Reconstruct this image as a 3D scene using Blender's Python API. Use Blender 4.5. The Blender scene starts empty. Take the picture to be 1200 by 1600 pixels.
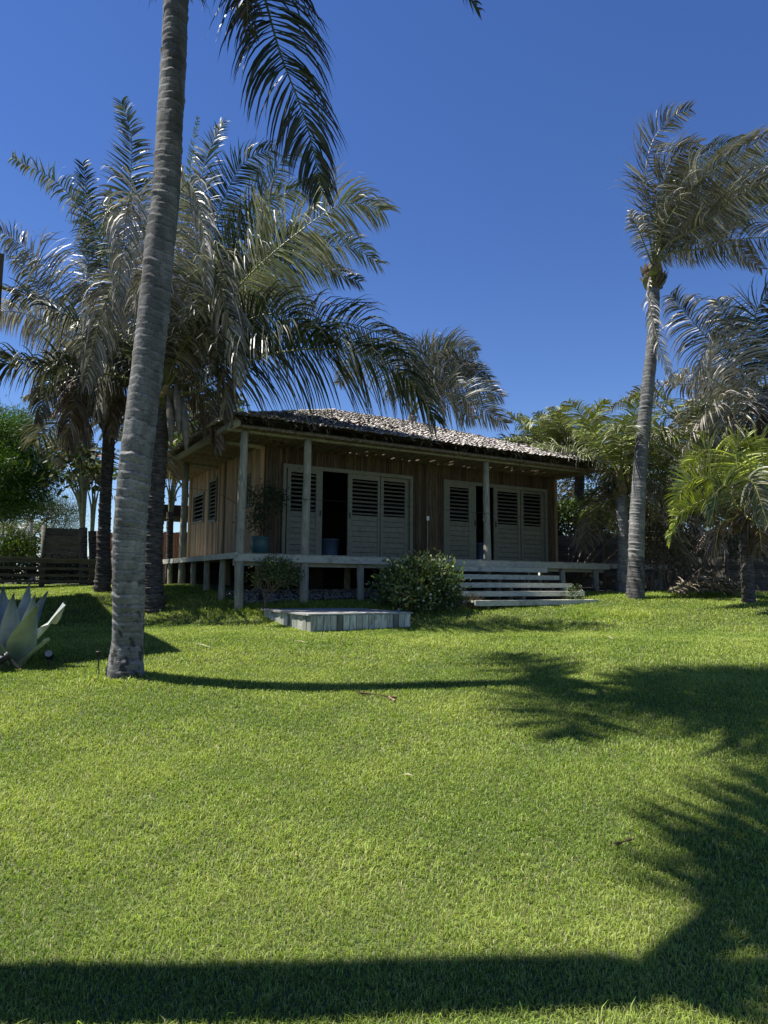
import bpy, math, random
import numpy as np
from mathutils import Vector, Matrix
random.seed(7); rng = np.random.default_rng(7)
SC = bpy.context.scene
COL = SC.collection
V = Vector
R = math.radians
# ------------------------------------------------------------------ camera
F = 1070.0; PITCH = R(5.76); ROLL = R(0.5); EYE = V((0, 0, 1.6))
ROT = Matrix.Rotation(math.pi/2 + PITCH, 3, 'X') @ Matrix.Rotation(ROLL, 3, 'Z')
cam_d = bpy.data.cameras.new('camera'); cam = bpy.data.objects.new('camera', cam_d); COL.objects.link(cam)
cam_d.sensor_fit = 'VERTICAL'; cam_d.sensor_height = 36; cam_d.lens = F/1600*36
cam_d.clip_start = 0.05; cam_d.clip_end = 3000
cam.location = EYE; cam.rotation_euler = ROT.to_euler(); SC.camera = cam
SUN_EL = R(63); SUN_AZ = V((-1.0, 0.06, 0)).normalized()

def ray(x, y):
    return ROT @ V(((x-600)/F, -(y-800)/F, -1.0))
def at(x, y, Y):
    d = ray(x, y); return EYE + d*(Y/d.y)
_py = [-60, 1, 3, 5.5, 8, 10.5, 12.2, 13.1, 14.3, 17, 20, 40, 400]
_pz = [0, 0, .02, .24, .50, .70, .73, .80, 1.06, 1.33, 1.42, 1.42, 1.42]
def gz(x, y):
    s = 0
    for o in (-.7, -.35, 0, .35, .7):
        s += np.interp(y+o, _py, _pz)
    m = .14*math.exp(-((x+4.6)**2/5+(y-16)**2/9)) - .10*math.exp(-((x-4.6)**2/9+(y-15.3)**2/6))
    m -= .17*math.exp(-((x+5)**2+(y-13.8)**2)/3)
    return float(s/5 + m)
def ground(x, y):
    d = ray(x, y); t = 1.0
    for i in range(4000):
        p = EYE + d*t
        if p.z < gz(p.x, p.y): break
        t += 0.02
    return V((p.x, p.y, gz(p.x, p.y)))
# ------------------------------------------------------------------ mesh building
class MB:
    def __init__(self): self.v = []; self.f = []; self.c = []
    def add(self, verts, faces, col=None):
        b = len(self.v)
        self.v += [tuple(p) for p in verts]
        self.f += [tuple(i+b for i in f) for f in faces]
        c = col if col is not None else (1, 1, 1)
        if isinstance(c, list): self.c += c
        else: self.c += [c]*len(verts)
    def box(self, c, ax, h, col=None):
        """centre, three axes (unit vectors), half sizes"""
        c = V(c); x, y, z = [V(a)*k for a, k in zip(ax, h)]
        vs = [c+x*i+y*j+z*k for k in (-1, 1) for j in (-1, 1) for i in (-1, 1)]
        self.add(vs, [(0,2,3,1),(4,5,7,6),(0,1,5,4),(2,6,7,3),(0,4,6,2),(1,3,7,5)], col)
    def tube(self, pts, rad, n=8, col=None, cap=True):
        pts = [V(p) for p in pts]; m = len(pts)
        if not hasattr(rad, '__len__'): rad = [rad]*m
        vs = []; fs = []
        T0 = (pts[1]-pts[0]).normalized()
        a = T0.orthogonal().normalized()
        for i, p in enumerate(pts):
            T = (pts[min(i+1, m-1)]-pts[max(i-1, 0)]).normalized()
            a = (a - T*a.dot(T)); a = a.normalized() if a.length > 1e-6 else T.orthogonal().normalized()
            b = T.cross(a)
            for k in range(n):
                t = 2*math.pi*k/n
                vs.append(p + (a*math.cos(t)+b*math.sin(t))*rad[i])
        for i in range(m-1):
            for k in range(n):
                k2 = (k+1) % n
                fs.append((i*n+k, i*n+k2, (i+1)*n+k2, (i+1)*n+k))
        if cap:
            fs.append(tuple(range(n-1, -1, -1))); fs.append(tuple((m-1)*n+k for k in range(n)))
        self.add(vs, fs, col)
    def quad(self, a, b, c, d, col=None): self.add([a, b, c, d], [(0, 1, 2, 3)], col)
    def build(self, name, mat, parent=None, smooth=False, **kw):
        me = bpy.data.meshes.new(name)
        o3 = V((0, 0, 0))
        if parent is not None:
            p = parent
            while p is not None: o3 = o3 + V(p.location); p = p.parent
        elif 'origin' in kw: o3 = V(kw.pop('origin'))
        vs = np.array(self.v, dtype=np.float64)
        vs = vs - np.array(o3)
        me.from_pydata(vs.tolist(), [], self.f)
        ca = me.color_attributes.new('Col', 'FLOAT_COLOR', 'POINT')
        c4 = np.ones((len(self.v), 4), dtype=np.float32); c4[:, :3] = np.array(self.c, dtype=np.float32)
        ca.data.foreach_set('color', c4.ravel())
        if smooth: me.polygons.foreach_set('use_smooth', [True]*len(me.polygons))
        me.materials.append(mat); me.update()
        o = bpy.data.objects.new(name, me); COL.objects.link(o)
        if parent is not None: o.parent = parent
        else: o.location = o3
        tag(o, **kw)
        return o
def tag(o, label=None, cat=None, group=None, kind=None):
    if label: o['label'] = label
    if cat: o['category'] = cat
    if group: o['group'] = group
    if kind: o['kind'] = kind
    return o
def empty(name, loc, label=None, cat=None, group=None):
    o = bpy.data.objects.new(name, None); COL.objects.link(o); o.location = loc; o.empty_display_size = .2
    return tag(o, label, cat, group)
X, Y_, Z = V((1, 0, 0)), V((0, 1, 0)), V((0, 0, 1))
# ------------------------------------------------------------------ materials
def nt(name):
    m = bpy.data.materials.new(name); m.use_nodes = True
    t = m.node_tree; b = t.nodes['Principled BSDF']; return m, t, b
def node(t, typ, **kw):
    n = t.nodes.new(typ)
    for k, v in kw.items():
        if hasattr(n, k) and not k[0].isupper(): setattr(n, k, v)
        else: n.inputs[k].default_value = v
    return n
def coords(t, scale=(1, 1, 1), obj=True):
    g = t.nodes.new('ShaderNodeTexCoord'); mp = t.nodes.new('ShaderNodeMapping')
    mp.inputs['Scale'].default_value = scale
    t.links.new(g.outputs['Object'], mp.inputs['Vector']); return mp.outputs[0]
def ramp(t, src, stops):
    r = t.nodes.new('ShaderNodeValToRGB'); e = r.color_ramp.elements
    while len(e) < len(stops): e.new(.5)
    for el, (p, c) in zip(e, stops):
        el.position = p; el.color = (c[0], c[1], c[2], 1)
    t.links.new(src, r.inputs[0]); return r.outputs[0]
def mixc(t, a, b, fac, mode='MIX'):
    n = t.nodes.new('ShaderNodeMix'); n.data_type = 'RGBA'; n.blend_type = mode
    for s, v in ((n.inputs[0], fac), (n.inputs[6], a), (n.inputs[7], b)):
        if isinstance(v, (int, float)): s.default_value = v
        elif isinstance(v, tuple): s.default_value = (v[0], v[1], v[2], 1)
        else: t.links.new(v, s)
    return n.outputs[2]
def bump(t, b, src, strength=.3, dist=.01):
    n = t.nodes.new('ShaderNodeBump'); n.inputs['Strength'].default_value = strength; n.inputs['Distance'].default_value = dist
    t.links.new(src, n.inputs['Height']); t.links.new(n.outputs[0], b.inputs['Normal'])
def mat_noise(name, cols, scale=(1, 1, 1), ns=5, rough=.8, detail=6, vcol=True, bmp=.3, bd=.01, second=None, spec=.3):
    m, t, b = nt(name)
    co = coords(t, scale)
    n = node(t, 'ShaderNodeTexNoise', Scale=ns, Detail=detail, Roughness=.6)
    t.links.new(co, n.inputs['Vector'])
    k = len(cols)
    c = ramp(t, n.outputs[0], [(.28+.44*i/(max(1, k-1)), q) for i, q in enumerate(cols)])
    if second:
        n2 = node(t, 'ShaderNodeTexNoise', Scale=second[0], Detail=4)
        co2 = coords(t); t.links.new(co2, n2.inputs['Vector'])
        f = ramp(t, n2.outputs[0], [(second[2], (0, 0, 0)), (second[3], (1, 1, 1))])
        c = mixc(t, c, second[1], f)
    if vcol:
        a = t.nodes.new('ShaderNodeAttribute'); a.attribute_name = 'Col'
        c = mixc(t, c, a.outputs['Color'], 1.0, 'MULTIPLY')
    t.links.new(c, b.inputs['Base Color'])
    b.inputs['Roughness'].default_value = rough; b.inputs['Specular IOR Level'].default_value = spec
    if bmp: bump(t, b, n.outputs[0], bmp, bd)
    return m
def mat_leaf(name, trans=.25, rough=.45, spec=.5, noise=.35, tint=(1, 1, 1), tcol=(1.2, 1.3, .5)):
    m, t, b = nt(name)
    a = t.nodes.new('ShaderNodeAttribute'); a.attribute_name = 'Col'
    co = coords(t); n = node(t, 'ShaderNodeTexNoise', Scale=9.0, Detail=4); t.links.new(co, n.inputs['Vector'])
    f = ramp(t, n.outputs[0], [(.3, (1-noise,)*3), (.7, (1+noise*.6,)*3)])
    c = mixc(t, a.outputs['Color'], f, 1.0, 'MULTIPLY')
    c = mixc(t, c, tint, 1.0, 'MULTIPLY')
    t.links.new(c, b.inputs['Base Color']); b.inputs['Roughness'].default_value = rough
    b.inputs['Specular IOR Level'].default_value = spec
    tr = t.nodes.new('ShaderNodeBsdfTranslucent'); t.links.new(mixc(t, c, tcol, 1.0, 'MULTIPLY'), tr.inputs['Color'])
    mx = t.nodes.new('ShaderNodeMixShader'); mx.inputs[0].default_value = trans
    t.links.new(b.outputs[0], mx.inputs[1]); t.links.new(tr.outputs[0], mx.inputs[2])
    t.links.new(mx.outputs[0], t.nodes['Material Output'].inputs['Surface'])
    return m
M = {}
M['leaf'] = mat_leaf('palm_leaf', .08, .45, .5, .3, tcol=(1.1, 1.25, .6))
M['foliage'] = mat_leaf('foliage', .25, .5, .4)
M['grassblade'] = mat_leaf('grass_blade', .4, .5, .35, .12, tcol=(1.25, 1.3, .6))
M['agave'] = mat_leaf('agave_leaf', .03, .42, .4, .18)
M['trunk'] = mat_noise('palm_trunk_bark', [(.06, .056, .05), (.15, .145, .135), (.25, .24, .225)], (1, 1, 3), 7, .9, 8, bmp=.6, bd=.012, second=(1.6, (.10, .09, .08), .60, .75))
def bark_mat(name, k):
    m, t, b = nt(name)
    a = t.nodes.new('ShaderNodeAttribute'); a.attribute_name = 'Col'
    n1 = node(t, 'ShaderNodeTexNoise', Scale=3.0, Detail=8, Roughness=.65); t.links.new(coords(t, (2, 2, 1)), n1.inputs['Vector'])
    n2 = node(t, 'ShaderNodeTexNoise', Scale=1.0, Detail=7, Roughness=.7); t.links.new(coords(t, (9, 9, 70)), n2.inputs['Vector'])
    n3 = node(t, 'ShaderNodeTexNoise', Scale=1.0, Detail=5, Roughness=.6); t.links.new(coords(t, (55, 55, 6)), n3.inputs['Vector'])
    c = ramp(t, n1.outputs[0], [(.3, (.125*k, .122*k, .116*k)), (.5, (.20*k, .198*k, .19*k)), (.7, (.29*k, .288*k, .28*k))])
    c = mixc(t, c, ramp(t, n2.outputs[0], [(.32, (.55, .54, .52)), (.55, (1.05, 1.05, 1.05)), (.75, (1.3, 1.3, 1.28))]), .8, 'MULTIPLY')
    c = mixc(t, c, ramp(t, n3.outputs[0], [(.33, (.35, .33, .31)), (.45, (1, 1, 1))]), .35, 'MULTIPLY')
    c = mixc(t, c, a.outputs['Color'], 1.0, 'MULTIPLY')
    t.links.new(c, b.inputs['Base Color']); b.inputs['Roughness'].default_value = .9; b.inputs['Specular IOR Level'].default_value = .2
    ad = t.nodes.new('ShaderNodeMath'); ad.operation = 'ADD'; t.links.new(n2.outputs[0], ad.inputs[0]); t.links.new(n3.outputs[0], ad.inputs[1])
    bump(t, b, ad.outputs[0], .55, .012)
    return m
M['trunk'] = bark_mat('palm_trunk_bark', 1.0)
M['darktrunk'] = mat_noise('dark_palm_bark', [(.025, .022, .02), (.07, .062, .055), (.15, .135, .12)], (1, 1, 3), 8, .95, 8, bmp=.7, bd=.012)
M['bark'] = mat_noise('tree_bark', [(.08, .06, .045), (.2, .16, .12)], (1, 1, .3), 12, .9)
M['weather'] = mat_noise('weathered_wood', [(0.162, 0.159, 0.121), (0.284, 0.277, 0.216), (0.392, 0.378, 0.304)], (6, 6, .8), 5, .85, 8, bmp=.4, bd=.004, second=(2.2, (.13, .13, .10), .55, .8))
M['weatherh'] = mat_noise('weathered_boards', [(0.250, 0.250, 0.206), (0.425, 0.419, 0.350), (0.550, 0.537, 0.463)], (2, 2, 14), 4, .85, 8, bmp=.4, bd=.004, second=(3, (.12, .12, .10), .58, .8))
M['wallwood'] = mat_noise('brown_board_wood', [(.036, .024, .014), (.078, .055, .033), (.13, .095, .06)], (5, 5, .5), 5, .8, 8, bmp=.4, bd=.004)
M['sidewood'] = mat_noise('pale_bounce_lit_wood', [(0.225, 0.143, 0.078), (0.390, 0.270, 0.158), (0.510, 0.375, 0.232)], (5, 5, .5), 5, .8, 8, bmp=.4, bd=.004)  # pale wood, tone raised further for bounce light on the side wall
M['paint'] = mat_noise('faded_cream_paint', [(.12, .118, .086), (.165, .162, .118), (.19, .187, .138)], (2, 2, 2), 5, .6, 6, bmp=.1, bd=.002)
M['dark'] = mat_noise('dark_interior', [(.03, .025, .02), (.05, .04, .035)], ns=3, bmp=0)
M['reed'] = mat_noise('ceiling_reeds', [(.12, .09, .055), (.22, .17, .11), (.30, .24, .16)], (2, 2, 2), 6, .8)
M['shingle'] = mat_noise('roof_shingles', [(.34, .32, .295), (.48, .455, .425), (.58, .555, .52)], (1, 1, 1), 9, .85, 6, bmp=.4)
M['thatch'] = mat_noise('dark_thatch', [(.05, .04, .03), (.13, .10, .075)], (4, 4, 1), 9, .95)
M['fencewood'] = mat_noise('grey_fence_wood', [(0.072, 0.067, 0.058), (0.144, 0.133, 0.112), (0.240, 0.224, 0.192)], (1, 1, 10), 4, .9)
M['redwood'] = mat_noise('reddish_fence_wood', [(.10, .045, .025), (.22, .11, .06)], (6, 6, .6), 4, .9)
M['plat'] = mat_noise('bleached_platform_wood', [(0.162, 0.169, 0.142), (0.432, 0.446, 0.392), (0.621, 0.621, 0.567)], (5, 5, .9), 5, .85, 8, bmp=.5, bd=.004, second=(3.2, (.10, .10, .08), .56, .72))
M['plattop'] = mat_noise('grey_platform_top', [(.2, .2, .19), (.34, .34, .33), (.46, .46, .45)], (3, 3, 3), 5, .7, 8, bmp=.5, bd=.004, second=(2, (.17, .17, .16), .5, .7))
M['soil'] = mat_noise('soil', [(.02, .017, .013), (.05, .043, .034), (.10, .09, .075)], (1, 1, 1), 6, .95)
M['black'] = mat_noise('black_metal', [(.015, .015, .015), (.03, .03, .03)], rough=.45, bmp=0)
M['lens'] = mat_noise('lamp_glass', [(.2, .21, .23), (.3, .31, .33)], rough=.15, bmp=0)
M['blue'] = mat_noise('dull_blue_plastic', [(.06, .09, .14), (.08, .12, .18)], rough=.45, bmp=0)
M['pot'] = mat_noise('teal_glaze', [(.03, .085, .09), (.045, .11, .115)], rough=.35, bmp=0)
M['white'] = mat_noise('white_plastic', [(.7, .7, .68), (.8, .8, .78)], rough=.4, bmp=0)
M['flower'] = mat_leaf('petal', .3, .5, .3, .1)
M['stone'] = mat_noise('gravel', [(.10, .095, .085), (.22, .21, .19), (.36, .35, .32)], ns=14, rough=.9)
# ------------------------------------------------------------------ world and sun
w = bpy.data.worlds.new('World'); SC.world = w; w.use_nodes = True
wt = w.node_tree; bg = wt.nodes['Background']
sky = wt.nodes.new('ShaderNodeTexSky'); sky.sky_type = 'NISHITA'; sky.sun_disc = False
sky.sun_elevation = SUN_EL; sky.sun_rotation = math.atan2(SUN_AZ.x, SUN_AZ.y)
sky.altitude = 600; sky.air_density = 1.0; sky.dust_density = 0.0; sky.ozone_density = 4.0
hs = wt.nodes.new('ShaderNodeHueSaturation'); hs.inputs['Saturation'].default_value = 1.19; hs.inputs['Hue'].default_value = .5135
wt.links.new(sky.outputs[0], hs.inputs['Color']); wt.links.new(hs.outputs[0], bg.inputs[0])
bg.inputs[1].default_value = .076
sl = bpy.data.lights.new('sun', 'SUN'); so = bpy.data.objects.new('sun', sl); COL.objects.link(so)
sl.energy = 5.0; sl.angle = R(.5); sl.color = (1, .955, .88)
sd = V((SUN_AZ.x*math.cos(SUN_EL), SUN_AZ.y*math.cos(SUN_EL), math.sin(SUN_EL)))
so.rotation_euler = sd.to_track_quat('Z', 'Y').to_euler(); so.location = (-20, 0, 40)
SC.view_settings.view_transform = 'Standard'; SC.view_settings.look = 'None'; SC.view_settings.gamma = 1
SC.view_settings.exposure = 0.9
SC.cycles.max_bounces = 6; SC.cycles.transparent_max_bounces = 4; SC.cycles.diffuse_bounces = 1; SC.cycles.glossy_bounces = 2

# ------------------------------------------------------------------ ground sheet
def lawn_edge(x, y):
    """1 inside the lawn, 0 where it gives way to bare soil"""
    return y
gm, gt, gb = nt('lawn_soil')
co = coords(gt); n1 = node(gt, 'ShaderNodeTexNoise', Scale=40.0, Detail=6); gt.links.new(co, n1.inputs['Vector'])
n2 = node(gt, 'ShaderNodeTexNoise', Scale=.7, Detail=4); gt.links.new(co, n2.inputs['Vector'])
c1 = ramp(gt, n1.outputs[0], [(.3, (.030, .045, .014)), (.7, (.075, .10, .032))])
c2 = mixc(gt, c1, (.09, .095, .04), n2.outputs[0])
gt.links.new(c2, gb.inputs['Base Color']); gb.inputs['Roughness'].default_value = .95
xs = np.concatenate([np.linspace(-900, -30, 8), np.linspace(-24, 24, 97), np.linspace(30, 900, 8)])
ys = np.concatenate([np.linspace(-60, -6, 8), np.linspace(-4, 30, 103), np.linspace(36, 1800, 12)])
mb = MB(); nx = len(xs)
mb.add([(x, y, gz(x, y)) for y in ys for x in xs],
       [(j*nx+i, j*nx+i+1, (j+1)*nx+i+1, (j+1)*nx+i) for j in range(len(ys)-1) for i in range(nx-1)])
mb.build('ground', gm, smooth=True, kind='structure')
# ------------------------------------------------------------------ the house
C = at(375, 865, 14.0); C = V((C.x, C.y, 0))
AZ = R(59.8)
TU = V((math.sin(AZ), math.cos(AZ), 0)); NS = V((-math.cos(AZ), math.sin(AZ), 0))
ZD = 2.15                                # deck top
def H(u, s, z): return C + TU*u + NS*s + Z*z
def on_s(x, y, s):
    d = ray(x, y); k = (s - (EYE-C).dot(NS))/d.dot(NS); p = EYE + d*k; return (p-C).dot(TU), p.z
def on_u(x, y, u):
    d = ray(x, y); k = (u - (EYE-C).dot(TU))/d.dot(TU); p = EYE + d*k; return (p-C).dot(NS), p.z
def u_at(x, y, s, z=None): return on_s(x, y, s)[0]
AXH = (TU, NS, Z)
house = empty('beach_house', C + Z*gz(C.x, C.y), 'brown timber bungalow on stilts with grey shingle roof and wraparound deck', 'house')
P, Q = 1.2, .85
UE, SE = 9.9, 7.3                        # wall end on the right, wall end at the back
rnd = random.Random(3)
def shade(a=.8, b=1.1): k = rnd.uniform(a, b); return (k, k*rnd.uniform(.97, 1.02), k*rnd.uniform(.93, 1.02))
# deck boards (run away from the front edge)
mb = MB(); u = -.05
while u < 10.6:
    w_ = .14; mb.box(H(u+w_/2, 3.55, ZD-.02), AXH, (w_/2-.003, 3.66, .02), shade()); u += w_
mb.build('deck', M['weather'], house)
mb = MB()
mb.box(H(5.25, -.10, ZD-.10), AXH, (5.4, .03, .075), (.95, .95, .9)); mb.box(H(5.25, .1, ZD-.16), AXH, (5.35, .05, .10), (.8, .8, .78))
mb.build('front_rim_board', M['weatherh'], house)
mb = MB()
for a, b in ((-.13, 1.9), (1.91, 3.9), (3.91, 7.3)):
    mb.box(H(-.12, (a+b)/2, ZD-.06), AXH, (.035, (b-a)/2, .06), shade(.9, 1.15))
mb.build('side_rim_board', M['weatherh'], house)
# low stilts below the deck
def pole(name, a, b, r0, r1, mat, par, n=14, wob=.006, **kw):
    mb = MB(); m = 14; pts = []; rr = []
    o1, o2 = rnd.uniform(0, 6), rnd.uniform(0, 6)
    for i in range(m+1):
        t = i/m; p = V(a).lerp(V(b), t) + V((math.sin(o1+t*5)*wob, math.cos(o2+t*4)*wob, 0))
        pts.append(p); rr.append((r0+(r1-r0)*t)*(1+.03*math.sin(o1*3+t*17)))
    mb.tube(pts, rr, n, (.95, .95, .92)); return mb.build(name, mat, par, smooth=True, **kw)
for s in (1.08, 2.30, 3.45, 5.9, 7.04):
    p = H(-.02, s, 0); pole('stilt', V((p.x, p.y, gz(p.x, p.y)-.3)), H(-.02, s, ZD-.13), .075, .07, M['weather'], house)
for u in (2.8, 4.0, 5.2, 7.6, 8.97, 10.24):
    p = H(u, 0, 0); pole('stilt', V((p.x, p.y, gz(p.x, p.y)-.3)), H(u, 0.0, ZD-.12), .085, .08, M['weather'], house)
for u in (1.2, 3.6, 6.1, 8.6):
    for s in (2.2, 4.6):
        p = H(u, s, 0); pole('stilt', V((p.x, p.y, gz(p.x, p.y)-.3)), H(u, s, ZD-.05), .09, .085, M['weather'], house, n=10)
# eave: roof underside heights
ZB = on_s(381, 676, 0)[1]               # underside of front beam
uPost2 = u_at(478, 800, 0); uPost3 = u_at(760.5, 800, 0)
def gpost(u, s):
    p = H(u, s, 0); pole('post', V((p.x, p.y, gz(p.x, p.y)-.3)), H(u, s, ZB+.02), .10, .08, M['weather'], house, n=18, wob=.012)
gpost(0, -.02); gpost(uPost2, 0); gpost(uPost3, 0); gpost(.0, 4.67)
pole('post', H(9.6, 7.0, ZD), H(9.6, 7.0, ZB), .08, .07, M['weather'], house)
pole('eave_beam', H(-.35, 0, ZB+.09), H(9.95, 0, ZB+.09), .095, .085, M['weather'], house, n=16, wob=.015)
pole('eave_beam', H(-.26, -.3, ZB+.12), H(-.26, 7.9, ZB+.12), .09, .085, M['weather'], house, n=16, wob=.015)
pole('eave_beam', H(9.9, .1, ZB+.12), H(9.9, 7.9, ZB+.12), .08, .08, M['weather'], house, n=12)
pole('cross_beam', H(-.1, P, ZB+.03), H(Q, P, ZB-.02), .07, .06, M['weather'], house)
pole('cross_beam', H(-.05, 4.67, ZB+.05), H(Q, 4.67, ZB+.0), .06, .06, M['weather'], house)
# roof planes: hip roof
U0, U1, S0, S1 = -.42, 10.3, -.42, 8.4
RZ = 6.5                                 # ridge height
ua, ub, sm = 3.95, 6.35, 4.0
ZE = ZB + .24
def roofz(u, s):
    h = RZ-ZE
    a = (s-S0)/(sm-S0); b = (S1-s)/(S1-sm); c = (u-U0)/(ua-U0); d = (U1-u)/(U1-ub)
    return ZE + h*min(a, b, c, d, 1)
# underlay of thin laths with a few gaps that let the sun through over the porch
ZC = ZB+.03                              # flat reed ceiling of the porch
gaps = []; cgaps = []
for i in range(300):
    if len(gaps) > 46: break
    g = (rnd.uniform(.1, 9.3), rnd.uniform(.45, 1.25))
    if any(abs(g[0]-q[0]) < .14 for q in gaps): continue
    k = (roofz(g[0], g[1]+.12)-ZC)/sd.z; sh_ = -sd*k
    cu, cs_ = g[0]+sh_.dot(TU), g[1]+sh_.dot(NS)
    if cs_ < -.2: continue
    gaps.append(g); cgaps.append((cu, cs_-.05, cs_+.30))
cell = .045
def gap(u, s):
    for a, b in gaps:
        if abs(u-a) < .018 and b-.02 < s < b+.20: return True
    return False
mb = MB()
NU = int((U1-U0)/cell)
for i in range(NU):
    u0 = U0 + i*cell; u1 = u0+cell
    srows = [S0, .05]
    s = .05
    while s < 1.65: s += .08; srows.append(s)
    srows += [2, 3, sm, 5, 6, 7.2, S1]
    for a, b in zip(srows, srows[1:]):
        um = (u0+u1)/2; smm = (a+b)/2
        if a < 1.65 and any(abs(um-g[0]) < .05 and abs(smm-g[1]-.12) < .15 for g in gaps): continue
        mb.quad(H(u0, a, roofz(u0, a)-.03), H(u1, a, roofz(u1, a)-.03), H(u1, b, roofz(u1, b)-.03), H(u0, b, roofz(u0, b)-.03), (1.1, 1.0, .9))
roof = mb.build('roof', M['reed'], house)
# shingles
mb = MB()
slopes = []
cw, ch = .125, .10
def shingle(p, down, across, nrm, w_, l_, c):
    r = rnd.uniform(-.045, .045); dn = (down+across*r).normalized(); ac = (across-down*r).normalized()
    lift = rnd.uniform(.024, .042); tilt = rnd.uniform(-.02, .02)
    vs = []
    for k, (t, e) in enumerate(((0, 0.0), (.55, .4), (1, 1))):
        for j in (-1, -.4, .4, 1):
            arch = .034*(1-j*j)
            vs.append(p + dn*(l_*t + (rnd.uniform(-.012, .008) if k == 2 else 0)) + ac*(w_*.56*j) + nrm*(lift*e + arch + tilt*j*e + (rnd.uniform(-.006, .006))))
    mb.add(vs, [(a*4+b, a*4+b+1, (a+1)*4+b+1, (a+1)*4+b) for a in range(2) for b in range(3)], c)
def scol():
    k = rnd.uniform(.78, 1.15) if rnd.random() < .88 else rnd.uniform(.5, 1.3)
    return (k, k*rnd.uniform(.93, 1.0), k*rnd.uniform(.88, 1.0))
def lay(kind):
    if kind == 'front': o, dd, aa, ln, run = (lambda a, b: (a, S0+b)), -NS, TU, (U0, U1), sm-S0
    elif kind == 'back': o, dd, aa, ln, run = (lambda a, b: (a, S1-b)), NS, -TU, (U0, U1), S1-sm
    elif kind == 'left': o, dd, aa, ln, run = (lambda a, b: (U0+b, a)), -TU, -NS, (S0, S1), ua-U0
    else: o, dd, aa, ln, run = (lambda a, b: (U1-b, a)), TU, NS, (S0, S1), U1-ub
    h = RZ-ZE; k = 1.0 if kind in ('front', 'left') else 1.6
    L = math.hypot(run, h); dn = (dd*run - Z*h)/L; nrm = aa.cross(dn).normalized()
    if nrm.z < 0: nrm = -nrm
    rows = int(L/(ch*k))
    for r_ in range(rows):
        b = run*(r_+1)/rows
        a = ln[0] + rnd.uniform(-.006, .006)
        while a < ln[1]:
            u, s = o(a, b - run*.5/rows)
            if abs(roofz(u, s) - (ZE+h*(b-run*.5/rows)/run)) < .02:
                if not (kind == 'front' and gap(u, s) and False):
                    if not (kind == 'front' and s < 1.9 and any(abs(u-g[0]) < .085 and g[1]-.10 < s < g[1]+.50 for g in gaps)):
                        p = H(u, s, ZE + h*(s_b(b, run, rows))) - dn*.12
                        shingle(p + dn*(rnd.uniform(-.01, .01)), dn, aa, nrm, cw*k*rnd.uniform(.86, .98), .26*k, scol())
            a += cw*k
def s_b(b, run, rows): return (b-run*.5/rows)/run
for k in ('front', 'left', 'right', 'back'): lay(k)
# straggling fibre ends hanging under the eave
for i in range(150):
    if rnd.random() < .75: u = rnd.uniform(U0, U1); p = H(u, S0+rnd.uniform(.02, .3), ZE+rnd.uniform(-.02, .06)); d = V((rnd.uniform(-.12, .12), 0, -rnd.uniform(.04, .16))) - NS*.05
    else: s = rnd.uniform(S0, 7); p = H(U0+.1, s, ZE+rnd.uniform(0, .05)); d = -TU*.04 - Z*rnd.uniform(.03, .12)
    mb.tube([p, p+d*.5, p+d+V((rnd.uniform(-.03, .03), 0, -.01))], [.005, .004, .002], 4, scol())
mb.build('shingles', M['shingle'], roof)
# ceiling of slender reeds sloping with the roof under the porch
mb = MB()
u = U0+.10
while u < U1-.1:
    r = rnd.uniform(.017, .023); c = shade(.65, 1.15); z = ZC+rnd.uniform(.0, .012)
    segs = [(-.30, P+.05)]
    for (cu, c0, c1) in cgaps:
        if abs(u-cu) < .03:
            ns_ = []
            for (p, q) in segs:
                if c0 > p: ns_.append((p, min(q, c0)))
                if c1 < q: ns_.append((max(p, c1), q))
            segs = ns_
    for (p, q) in segs:
        if q-p > .03: mb.tube([H(u, p, z+.02), H(u+rnd.uniform(-.006, .006), q, z)], r, 6, c)
    u += .047
s = P+.1
while s < 7.9:
    mb.tube([H(U0+.12, s, ZC+.05), H(Q+.02, s, ZC+rnd.uniform(0, .01))], rnd.uniform(.018, .024), 6, shade(.8, 1.2)); s += .045
s = .1
while s < 7.9:
    mb.tube([H(U1-.12, s, ZC), H(UE-.05, s, ZC+.0)], .02, 5, shade(.65, 1.1)); s += .05
mb.build('ceiling', M['reed'], house)
# rafters under the front
for u in (0.9, 2.4, 3.9, 5.4, 6.9, 8.4):
    pole('rafter', H(u, -.3, ZC+.055), H(u, 1.2, ZC+.05), .028, .03, M['reed'], house, n=8)
# ---- walls: doors first, to know the openings
ztop = on_s(443.5, 726, P)[1]
g1 = (u_at(443, 790, P), u_at(641.5, 790, P)); g2 = (u_at(694, 800, P), u_at(852, 800, P))
ZT = ztop
def zwall(u, s): return min(roofz(u, s)-.10, ZC+.02)
mb = MB()
def boards(mb, f, a0, a1, z0f, z1f, holes, wd, off):
    a = a0
    while a < a1-.01:
        ww = min(wd*rnd.uniform(.75, 1.2), a1-a); m = a+ww/2; j = rnd.uniform(0, .014); c = shade(.5, 1.25)
        segs = [(z0f, z1f(m))]
        for (h0, h1, hz0, hz1) in holes:
            if h0-.02 < m < h1+.02:
                ns_ = []
                for (p, q) in segs:
                    if hz0 > p: ns_.append((p, min(q, hz0)))
                    if hz1 < q: ns_.append((max(p, hz1), q))
                segs = ns_
        for (p, q) in segs:
            if q-p > .01: f(mb, m, ww/2-.004, (p+q)/2, (q-p)/2, off+j, c)
        a += ww
def front_board(mb, m, hw, zc, hz, j, c): mb.box(H(m, P+.03-j, zc), AXH, (hw, .014, hz), c)
boards(mb, front_board, Q, UE, ZD, lambda u: zwall(u, P), [(g1[0], g1[1], ZD, ZT), (g2[0], g2[1], ZD, ZT)], .085, 0)
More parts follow.
